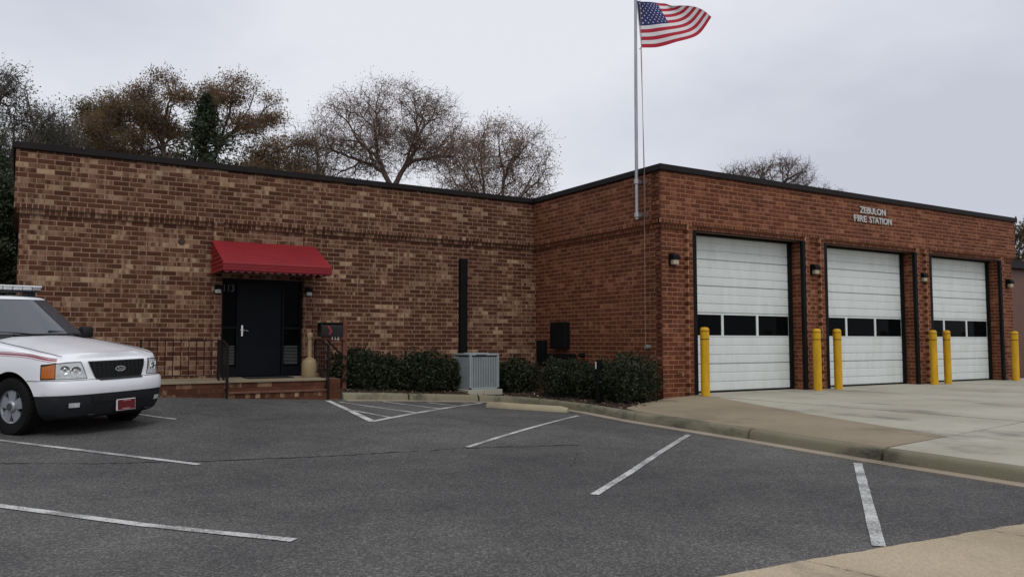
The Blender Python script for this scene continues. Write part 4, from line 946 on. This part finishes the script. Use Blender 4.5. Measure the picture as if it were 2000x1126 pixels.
# cabin shell
def gcp(i, t, lift=0., sgn=1):
    w_ = .90 - .17 * max(0., t) ** 1.25; xf = -.60 - .80 * t; xr = -4.16 + .22 * t; z = 1.275 + .66 * t
    cp = [(xf, 0), (xf - .015, .34 * w_), (xf - .06, .66 * w_), (xf - .12, .86 * w_), (xf - .24, .965 * w_), (xf - .5, w_), (-1.8 - .3 * t, w_ + .01), (-2.6, w_ + .01), (-3.4, w_), (xr + .25, .97 * w_), (xr + .06, .84 * w_), (xr, .55 * w_), (xr - .01, 0)]
    p = catmull(cp, i / 12); d = catmull(cp, min(1, i / 12 + .004)) - catmull(cp, max(0, i / 12 - .004)); d /= np.linalg.norm(d); n = np.array([d[1], -d[0]]); n = -n if n @ (p - np.array([-2.4, 0])) < 0 else n
    q = p + n * lift; return (q[0], sgn * max(0., q[1]) if i > 0 else 0., z + lift * .4)
gi = list(np.linspace(0, 12, 61)); rg = [(i, 1) for i in gi] + [(i, -1) for i in gi[-2:0:-1]]
m = MB(); P = [[gcp(i, t, 0, s) for i, s in rg] for t in (-.06, 0, .2, .4, .6, .8, .92, 1.0)]
top = P[-1]
for k, dz in ((.93, .022), (.8, .036), (.55, .048), (.3, .055), (0., .058)):
    P.append([(-2.6 + (p[0] + 2.6) * (1 - (1 - k) * .10 * (1 if p[0] > -2.6 else .6)), p[1] * k, 1.935 + dz * (1 - .35 * sstep(-2.2, -1.4, p[0]))) for p in top])
m.grid(P, closed=True); m.build('cabin', C['white'], suv, 35, True)
def gpatch(name, i0, i1, t0, t1, sgns, mt, lift=.006, n=12, par=None):
    m = MB()
    for s in sgns: m.grid([[gcp(i, t, lift, s) for i in np.linspace(i0, i1, n + 1)] for t in np.linspace(t0, t1, 7)])
    return m.build(name, mt, par or suv, True, True)
def wpatch(name, i1, t0, t1, mt, lift):
    m = MB(); q = [(i, 1) for i in np.linspace(i1, 0, 14)] + [(i, -1) for i in np.linspace(0, i1, 14)[1:]]
    m.grid([[gcp(i, t, lift, s) for i, s in q] for t in np.linspace(t0, t1, 9)]); return m.build(name, mt, suv, True, True)
wpatch('windshield_seal', 3.75, -.055, .965, C['black'], .004); wpatch('windshield', 3.6, .15, .945, C['glass'], .009)
for s in (-1, 1):
    gpatch('side_window', 4.75, 6.3, .06, .86, (s,), C['glass']); gpatch('side_window', 6.45, 7.7, .06, .86, (s,), C['glass']); gpatch('side_window', 7.85, 9.1, .06, .86, (s,), C['glass'])
    m = MB(); m.bbox(-1.2, -1.06, s * 1.0, s * 1.2, 1.30, 1.48, .03) if s > 0 else m.bbox(-1.2, -1.06, -1.2, -1.0, 1.30, 1.48, .03)
    m.bar((-1.12, s * .86, 1.33), (-1.12, s * 1.02, 1.36), .07, .05); m.build('side_mirror', C['black'], suv, 40, True)
    m = MB(); m.tube([(-1.95, s * .60, 1.96), (-2.05, s * .60, 2.0), (-3.6, s * .60, 2.0), (-3.7, s * .60, 1.95)], .018, 8); m.build('roof_rail', C['black'], suv, True, True)
    # pinstripes along the fender and door handles
    for dz, hh in ((.0, .006), (.020, .020), (.052, .006)):
        patch('stripe', 5.0 if s < 0 else 6.6, 14.0, lambda q, dz=dz: interp([(0, .985), (.08, 1.005), (.22, 1.055), (.45, 1.10), (1, 1.12)], q) + dz, lambda q, dz=dz, hh=hh: interp([(0, .985), (.08, 1.005), (.22, 1.055), (.45, 1.10), (1, 1.12)], q) + dz + hh, .0025, C['redline'], s, suv, 40, 1)
    for hx in (-1.75, -2.75): m = MB(); m.bbox(hx - .1, hx + .1, min(s * .985, s * 1.02), max(s * .985, s * 1.02), 1.03, 1.06, .008); m.build('door_handle', C['white'], suv, 40, True)
m = MB(); w0 = [gcp(i, .005, .018, 1) for i in (3.4, .4)]
for y0, y1, s in ((.78, .12, 1), (.02, -.66, 1)):
    def wp(y, t): 
        i = 3.6 * abs(y) / .8; return gcp(i, t, .022, 1 if y >= 0 else -1)
    m = MB(); a_ = wp(y0, .10); b_ = wp(y1, .20); m.tube([a_, ((a_[0] + b_[0]) / 2, (a_[1] + b_[1]) / 2, (a_[2] + b_[2]) / 2 + .012), b_], .012, 6); m.tube([wp((y0 + y1) / 2 + .25, .04), wp((y0 + y1) / 2, .13)], .014, 6); m.build('wiper', C['black'], suv, True, True)
m = MB(); m.grid([[(gcp(i, -.03, .012, s)[0] + dx, gcp(i, -.03, .012, s)[1], z) for i, s in [(i, 1) for i in np.linspace(3.7, 0, 10)] + [(i, -1) for i in np.linspace(0, 3.7, 10)[1:]]] for dx, z in ((.10, 1.268), (.02, 1.30))]); m.build('cowl', C['black'], suv, True, True)
# roof light bar
m = MB(); m.bbox(-1.78, -1.48, -.56, .56, 2.035, 2.06, .01)
for y in (-.45, .45): m.box(-1.72, -1.54, y - .05, y + .05, 1.96, 2.04)
lb = m.build('light_bar', C['black'], suv, False, True)
m = MB(); m.bbox(-1.79, -1.47, -.57, .57, 2.115, 2.14, .012); m.build('cover', C['white'], lb, False, True)
for k in range(7):
    y = -.56 + k * .16; m = MB(); m.bbox(-1.785, -1.475, y + .006, y + .154, 2.062, 2.115, .012); m.build('lamp', C['lamp'] if k not in (0, 6) else mat('clear_red_lens', (.30, .26, .25), .2, var=.1), lb, False, True)
for s in (-1, 1):
    m = MB(); m.tube([(x, s * (.80 - .05 * sstep(.3, .8, x)), hood(x, s * .80) + .003) for x in np.linspace(.72, -.62, 18)], .0045, 5); m.build('hood_seam', C['cabin'], suv, False, True)
# wheels
def wheel(x, s):
    o = empty('wheel', (x, s * .86, .395)); o.parent = suv; o.rotation_euler = (0, 0, 0 if s < 0 else math.pi)
    m = MB(); m.lathe([(.225, -.10), (.30, -.125), (.365, -.12), (.388, -.095), (.395, -.05), (.395, .09), (.37, .12), (.225, .12)], (0, 0, 0), 'y', 48, cap=False)
    m.build('tyre', C['rubber'], o, 35, True)
    m = MB()
    for k in range(40):
        a = 2 * math.pi * k / 40; c_, s_ = math.cos(a), math.sin(a); m.bar((.392 * c_, -.095, .392 * s_), (.392 * c_, .09, .392 * s_), .028, .014, up=(c_, 0, s_))
    t = m.build('tread_block', C['rubber'], o, False, True); t['kind'] = 'stuff'
    m = MB(); m.lathe([(.232, -.105), (.232, -.09), (.21, -.075), (.20, -.02), (.20, .05)], (0, 0, 0), 'y', 40, cap=False); m.build('rim', C['rim'], o, 40, True)
    m = MB(); m.lathe([(.205, -.025), (.205, -.02)], (0, 0, 0), 'y', 32); m.build('brake_disc', C['black'], o, False, True)
    for k in range(5):
        a = 2 * math.pi * k / 5 + .3; c_, s_ = math.cos(a), math.sin(a); m = MB()
        q = [(r_ * c_ - h_ * s_, y, r_ * s_ + h_ * c_) for y in (-.085, -.05) for r_, h_ in ((.06, -.055), (.215, -.085), (.222, 0), (.215, .085), (.06, .055))]
        m.add(q, [(0, 1, 2, 3, 4), (9, 8, 7, 6, 5)] + [(i, i + 5, (i + 1) % 5 + 5, (i + 1) % 5) for i in range(5)]); m.build('spoke', C['rim'], o, False, True)
    m = MB(); m.lathe([(.085, -.08), (.085, -.10), (.07, -.118), (.055, -.12)], (0, 0, 0), 'y', 24); m.build('hub', C['rim'], o, 30, True)
    m = MB(); m.lathe([(.053, -.118), (.05, -.128), (.03, -.13)], (0, 0, 0), 'y', 20); m.build('hub_cap', C['cabin'], o, 30, True)
for x in (0., -3.02):
    for s in (-1, 1): wheel(x, s)
m = MB(); m.box(-3.9, .7, -.55, .55, .30, .36); m.tube([(0, -.8, .395), (0, .8, .395)], .05, 8); m.tube([(-3.02, -.8, .395), (-3.02, .8, .395)], .06, 8); m.build('chassis', C['black'], suv, False, True)

# ================================================================== VEGETATION
def add_tubes(segs, sides=4):
    """segs: rows (p, q, r0, r1) -> vertices and faces of tapered prisms"""
    A = np.array([s[0] for s in segs]); B = np.array([s[1] for s in segs]); r0 = np.array([s[2] for s in segs]); r1 = np.array([s[3] for s in segs])
    t = B - A; t /= np.linalg.norm(t, axis=1)[:, None] + 1e-9; ref = np.where(np.abs(t[:, 2:3]) > .9, [[1., 0, 0]], [[0, 0, 1.]])
    a = np.cross(t, ref); a /= np.linalg.norm(a, axis=1)[:, None]; b = np.cross(t, a); n = len(segs); V = np.zeros((n, 2 * sides, 3))
    for j in range(sides):
        q = 2 * math.pi * j / sides; d = a * math.cos(q) + b * math.sin(q); V[:, j] = A + d * r0[:, None]; V[:, sides + j] = B + d * r1[:, None]
    F = np.array([[j, (j + 1) % sides, sides + (j + 1) % sides, sides + j] for j in range(sides)]); F = (F[None] + np.arange(n)[:, None, None] * 2 * sides).reshape(-1, 4)
    return V.reshape(-1, 3), F
def np_mesh(name, V, F, mt, parent, smooth=False):
    me = bpy.data.meshes.new(name); V = V - np.array(origin_of(parent)); k = F.shape[1]
    me.vertices.add(len(V)); me.vertices.foreach_set('co', V.astype('f').ravel()); me.loops.add(F.size); me.loops.foreach_set('vertex_index', F.astype('i').ravel())
    me.polygons.add(len(F)); me.polygons.foreach_set('loop_start', np.arange(0, F.size, k, dtype='i')); me.update(calc_edges=True); me.validate()
    me.materials.append(mt)
    if smooth: me.polygons.foreach_set('use_smooth', [True] * len(F))
    o = bpy.data.objects.new(name, me); COL.objects.link(o); o.parent = parent; return o
def leaf_quads(C_, size, asp=.55, flat=.0):
    n = len(C_); d = rng.normal(size=(n, 3)); d[:, 2] *= (1 - flat); d /= np.linalg.norm(d, axis=1)[:, None]; e = rng.normal(size=(n, 3)); e -= d * (e * d).sum(1)[:, None]; e /= np.linalg.norm(e, axis=1)[:, None]
    s = (size * rng.uniform(.6, 1.35, n))[:, None]; d = d * s * .5; e = e * s * .5 * asp
    V = np.stack([C_ - d, C_ - e * 1. + d * .1, C_ + d, C_ + e + d * .1], 1).reshape(-1, 3); return V, np.arange(4 * n).reshape(-1, 4)
def crown_points(n, lobes, clumps, tight, flat=.6):
    """points gathered in clumps inside ellipsoid lobes (centre, radii)"""
    vol = np.array([l[1][0] * l[1][1] * l[1][2] for l in lobes]); cnt = np.maximum(1, (clumps * vol / vol.sum()).astype(int)); cs = []
    for (c, r), k in zip(lobes, cnt):
        d = rng.normal(size=(k, 3)); d /= np.linalg.norm(d, axis=1)[:, None]; rad = rng.uniform(.35, 1, k) ** .45; cs.append(np.array(c) + d * rad[:, None] * np.array(r))
    cs = np.concatenate(cs); w_ = rng.uniform(.4, 1.6, len(cs)); w_ /= w_.sum(); i = rng.choice(len(cs), n, p=w_)
    return cs[i] + np.clip(rng.normal(size=(n, 3)), -1.5, 1.5) * np.array([tight, tight, tight * flat])
def tree(name, label, base, fork, lobes, npts, clumps, tight, r0, leaf, leaf_m, nleaf, lsize, lspread, spikes, cat='tree', group='trees behind the fire station', wood=None, bend=.35, expo=.43, flat=.6):
    root = empty(name, base, label=label, cat=cat, group=group); pts = crown_points(npts, lobes, clumps, tight, flat)
    pts = pts[pts[:, 2] > base[2] + 1.0]
    segs = []; thin = []; tips = []
    base = np.array(base, float); fork = np.array(fork, float); rad = lambda n: r0 * n ** expo
    n0 = len(pts); k0 = rad(n0); mid = (base + fork) / 2 + rng.normal(size=3) * .15
    segs += [(base, mid, k0 * 1.35, k0 * 1.1), (mid, fork, k0 * 1.1, k0)]
    stack = [(fork, (fork - mid) / np.linalg.norm(fork - mid), np.arange(n0), k0)]
    while stack:
        p, d, ids, rp = stack.pop(); n = len(ids); Q = pts[ids]; c = Q.mean(0); v = c - p; L_ = np.linalg.norm(v) + 1e-6
        if n <= 2:
            for q in Q:
                m_ = (p + q) / 2 + rng.normal(size=3) * .06 * np.linalg.norm(q - p); thin += [(p, m_, rp * .8, r0 * .8), (m_, q, r0 * .8, r0 * .45)]; tips.append((q, q - m_))
            continue
        u = v / L_ + d * bend; u /= np.linalg.norm(u); st_ = L_ * (.30 if n > 300 else .4 if n > 30 else .5); rn = rad(n)
        q1 = p + u * st_ * .5 + rng.normal(size=3) * .05 * st_; q2 = p + u * st_ + rng.normal(size=3) * .06 * st_
        (segs if rn > .02 else thin).extend([(p, q1, min(rp, rn * 1.15), rn), (q1, q2, rn, rn)])
        D = Q - q2; D = D / (np.linalg.norm(D, axis=1)[:, None] + 1e-6) + .25 * D / L_; a, b = rng.choice(n, 2, replace=False); ca, cb = D[a], D[b]
        for _ in range(4):
            g_ = ((D - ca) ** 2).sum(1) < ((D - cb) ** 2).sum(1)
            if g_.all() or not g_.any(): g_ = np.arange(n) < n // 2
            ca, cb = D[g_].mean(0), D[~g_].mean(0)
        nd = (q2 - q1) / (np.linalg.norm(q2 - q1) + 1e-9)
        for gg in (g_, ~g_):
            if gg.any(): stack.append((q2, nd, ids[gg], rn))
    T = np.array([t[0] for t in tips]); Dr = np.array([t[1] for t in tips]); Dr /= np.linalg.norm(Dr, axis=1)[:, None] + 1e-9
    V, F = add_tubes(segs, 6); V2, F2 = add_tubes(thin, 3); F2 = F2 + len(V)
    np_mesh('trunk', np.concatenate([V, V2]), np.concatenate([F, F2]), wood or M['bark'], root, True)
    if spikes:
        P_ = np.repeat(T - Dr * .1, spikes, 0); dd = np.repeat(Dr, spikes, 0) + rng.normal(size=P_.shape) * .75; dd /= np.linalg.norm(dd, axis=1)[:, None]; ln = rng.uniform(.2, .6, len(P_))[:, None]
        V, F = add_tubes([(p, p + d_ * l, .007, .003) for p, d_, l in zip(P_, dd, ln)], 3); np_mesh('twigs', V, F, wood or M['bark'], root)['kind'] = 'stuff'
    if nleaf:
        P_ = np.repeat(T, nleaf, 0) + np.clip(rng.normal(size=(len(T) * nleaf, 3)), -1.5, 1.5) * lspread
        keep = rng.random(len(P_)) < leaf; V, F = leaf_quads(P_[keep], lsize); np_mesh('crown', V, F, leaf_m, root)['kind'] = 'stuff'
    return root
GB = 0.2
tree('oak_tree', 'large spreading oak with ochre leaves rising above the left wing roof', (5.9, 35.1, GB), (5.7, 35.1, 5.2),
     [((5.2, 35.5, 11.2), (1.9, 2.2, 1.4)), ((3.5, 36.1, 10.1), (1.7, 2., 1.4)), ((7.4, 34.2, 11.1), (1.7, 2., 1.5)), ((9.2, 33.2, 8.9), (1.7, 1.8, 1.3)), ((4.0, 36., 8.4), (2.2, 2., 1.1))], 6200, 170, .30, .0058, .85, L_OCHRE, 10, .085, .18, 1, flat=.38, expo=.41)
tree('maple_tree', 'rusty leaved tree low behind the roof right of the oak', (9.94, 36.14, GB), (9.9, 36.1, 5.0),
     [((9.4, 36.3, 9.2), (1.7, 1.8, 1.3)), ((10.8, 35.8, 8.1), (1.6, 1.6, 1.2))], 2400, 70, .30, .007, .8, L_OCHRE, 9, .088, .18, 1, flat=.38)
tree('hickory_tree', 'yellow brown tree at the left end of the roof beside the oak', (3.38, 40.2, GB), (3.3, 40.2, 5.),
     [((2.6, 40.6, 10.6), (1.9, 2., 1.7)), ((1.0, 41.3, 9.4), (1.9, 2., 1.7)), ((4.8, 39.5, 8.8), (1.9, 2., 1.6))], 4200, 110, .36, .007, .9, L_OLIVE, 12, .095, .18, 1, flat=.42)
tree('elm_tree', 'pale grey green tree at the left edge of the picture', (-.81, 33.4, GB), (-.8, 33.4, 4.0),
     [((-1.2, 33.5, 9.0), (1.3, 1.6, 2.1)), ((.4, 32.9, 8.4), (1.3, 1.3, 1.3)), ((-1.2, 33.6, 6.), (1.4, 1.4, 1.8))], 1900, 60, .34, .0085, .6, L_GREY, 14, .085, .26, 3, wood=M['bark_grey'])
tree('bare_tree', 'nearly bare wide tree forking above the middle of the wing roof', (13.42, 31.7, GB), (13.4, 31.7, 7.0),
     [((11.9, 32.5, 10.6), (1.7, 1.7, 1.5)), ((13.6, 31.6, 11.2), (1.8, 1.8, 1.5)), ((15.1, 30.7, 10.4), (1.5, 1.6, 1.5)), ((11.3, 33.0, 9.2), (1.5, 1.5, 1.1)), ((15.6, 30.3, 9.2), (1.5, 1.4, 1.1)), ((13.5, 31.7, 9.6), (2.0, 1.6, 1.0))], 3300, 1000, .30, .0052, .8, L_RUST, 8, .065, .24, 2, bend=.35, expo=.42)
tree('slender_tree', 'sparse many stemmed tree right of the bare tree beside the flagpole', (19.05, 32.9, GB), (19.0, 32.9, 4.0),
     [((17.9, 33.6, 9.9), (1.2, 1.3, 1.8)), ((19.4, 32.7, 10.9), (1.2, 1.3, 1.6)), ((20.6, 32.0, 9.8), (1.1, 1.3, 2.0)), ((18.9, 33., 8.), (1.9, 1.5, 1.2))], 2300, 500, .30, .0055, .9, L_RUST, 9, .08, .24, 2, bend=.5, expo=.40)
tree('young_tree', 'thin leafless sapling between the oak and the bare tree', (11.16, 36.6, GB), (11.1, 36.6, 5.),
     [((11.1, 36.6, 9.6), (1.0, 1.0, 1.8))], 600, 60, .3, .006, .3, L_RUST, 2, .07, .2, 4, wood=M['bark_grey'], bend=.7)
tree('far_tree', 'top of a bare tree showing above the garage roof', (35.97, 30.7, GB), (36.0, 30.7, 6.5),
     [((35.0, 31.3, 10.5), (1.5, 1.5, 1.1)), ((36.8, 30.2, 10.8), (1.6, 1.5, 1.1)), ((38.4, 29.3, 9.5), (1.4, 1.3, .7)), ((33.6, 32., 9.8), (1.3, 1.3, .8))], 1700, 300, .30, .0075, .35, L_RUST, 3, .09, .25, 3, bend=.5)
tree('roadside_tree', 'brownish tree beyond the right end of the garages', (48.4, 23.1, GB), (48.3, 23.1, 3.),
     [((48.4, 23.2, 5.9), (1.6, 1.8, 2.0))], 900, 40, .4, .011, .85, L_OLIVE, 14, .16, .3, 2)
# conifers: whorls of drooping sprays
def conifer(name, label, base, h, rad, nb, per, lsize=.13):
    root = empty(name, base, label=label, cat='tree', group='trees behind the fire station'); sg = [(np.array(base, float), np.array([base[0], base[1], base[2] + h * .98]), rad * .12, .02)]; PP = []
    for k in range(nb):
        zz = 1 - (1 - (k + rng.random()) / nb) ** 1.35; an = k * 2.399 + rng.normal() * .4; l = rad * (1 - zz) ** 1.0 * rng.uniform(.25, 1.4) + .04; p = np.array([base[0], base[1], base[2] + .4 + zz * (h - .3)])
        d = np.array([math.cos(an), math.sin(an), .25]); q = p + d * l; sg.append((p, q, .03, .008)); t_ = rng.random(per) ** .6
        PP.append(p + (q - p) * t_[:, None] + rng.normal(size=(per, 3)) * (.05 + .09 * l) * np.array([1, 1, .8]))
    V, F = leaf_quads(np.concatenate(PP), lsize, .45); np_mesh('crown', V, F, L_CEDAR, root)['kind'] = 'stuff'; V, F = add_tubes(sg, 5); np_mesh('trunk', V, F, M['bark'], root, True)
conifer('cedar_tree', 'dark green cedar standing in front of the oak', (5.72, 31.7, GB), 10.5, 4.6, 420, 52)
conifer('cedar_tree', 'dark evergreen at the left end of the wing wall', (-.85, 25.2, GB), 6.6, 2.0, 220, 110, .10)
conifer('cedar_tree', 'low dense evergreen just behind the left corner of the wing', (-.55, 22.4, GB), 5.0, 2.0, 200, 140, .09)
conifer('cedar_tree', 'tall dark evergreen far behind the left edge of the building', (-1.3, 30., GB), 8.2, 2.3, 220, 110, .11)

# shrubs in the planting bed
def shrub(x, y, rx, ry, h, label, seed):
    z0 = lot(x, y) + .17; root = empty('shrub', (x, y, z0), label=label, cat='shrub', group='evergreen shrubs in the planting bed'); n = 6200
    d = rng.normal(size=(n, 3)); d /= np.linalg.norm(d, axis=1)[:, None]; q = rng.random(n) ** .33 * (1 + (rng.random(n) < .06) * rng.random(n) * .22)
    lump = 1 + .16 * np.sin(d[:, 0] * 6 + seed) * np.sin(d[:, 1] * 6 + seed * 2) + .09 * np.sin(d[:, 2] * 8 + d[:, 0] * 5 + seed) + rng.normal(size=n) * .05
    sq = np.sign(d) * np.abs(d) ** .92; P_ = np.array([x, y, z0 + h * .47]) + sq * (q * lump)[:, None] * np.array([rx, ry, h * .53]); P_[:, 2] = np.maximum(P_[:, 2], z0 + .03)
    V, F = leaf_quads(P_, .062, .6); np_mesh('foliage', V, F, L_SHRUB, root)['kind'] = 'stuff'
    sg = []
    for k in range(26):
        a = rng.random() * 6.28; e_ = rng.uniform(.2, .85); p = np.array([x, y, z0 - .03]); m_ = p + np.array([math.cos(a) * rx * e_ * .4, math.sin(a) * ry * e_ * .4, h * .4]); t2 = p + np.array([math.cos(a) * rx * e_ * .85, math.sin(a) * ry * e_ * .85, h * .85]); sg += [(p, m_, .016, .011), (m_, t2, .011, .004)]
    V, F = add_tubes(sg, 5); np_mesh('stem', V, F, M['bark'], root, True)
for k, (x, y, rx, ry, h, lb) in enumerate(((6.35, 16.98, .62, .46, 1.0, 'dark green shrub beside the mailbox post'), (7.12, 17.05, .50, .42, .86, 'low dark shrub, the middle one between mailbox and air conditioner'), (7.98, 16.98, .72, .48, 1.06, 'rounded dark shrub directly left of the air conditioner'), (8.72, 17.2, .32, .30, .85, 'small dark shrub tucked against the left side of the air conditioner'),
        (10.55, 17.0, .62, .50, .92, 'dark shrub in the inner corner right of the air conditioner'), (10.78, 15.15, .52, .85, .98, 'wide dark shrub below the electrical boxes'), (10.80, 14.05, .42, .48, .84, 'small dark shrub behind the black marker post'), (10.80, 12.98, .55, .82, 1.10, 'large dark shrub at the outer corner of the garage wall'))):
    shrub(x, y, rx, ry, h * .92, lb, k * 1.7)

# neighbouring brick building beyond the garages
nbm = bpy.data.materials.new('distant_brick'); nbm.use_nodes = True; t = nbm.node_tree; bt = N(t, 'ShaderNodeTexBrick'); g_ = N(t, 'ShaderNodeNewGeometry'); mp_ = N(t, 'ShaderNodeMapping'); mp_.inputs['Rotation'].default_value = (R(90), 0, 0)
t.links.new(g_.outputs['Position'], mp_.inputs[0]); t.links.new(mp_.outputs[0], bt.inputs['Vector']); bt.inputs['Scale'].default_value = 3.4; bt.inputs['Color1'].default_value = (.085, .026, .013, 1); bt.inputs['Color2'].default_value = (.11, .035, .018, 1); bt.inputs['Mortar'].default_value = (.2, .11, .07, 1); bt.inputs['Mortar Size'].default_value = .012
t.links.new(bt.outputs['Color'], t.nodes['Principled BSDF'].inputs['Base Color'])
o = empty('neighbouring_building', (38., 18.0, 0), label='low brick building with dark roof edge beyond the right end of the garages', cat='building')
m = MB(); m.box(32., 52, 16.4, 26, -.1, 4.3); m.build('wall', nbm, o)
m = MB(); m.box(31.7, 52.3, 16.1, 26.3, 4.3, 4.62); m.build('roof', M['coping'], o)
m = MB(); m.box(36, 37.6, 16.36, 16.42, 1.2, 2.6); m.build('window', M['glass_dark'], o)
print('tris', sum(len(ob.data.loop_triangles) or sum(len(p.vertices) - 2 for p in ob.data.polygons) for ob in bpy.data.objects if ob.type == 'MESH'))
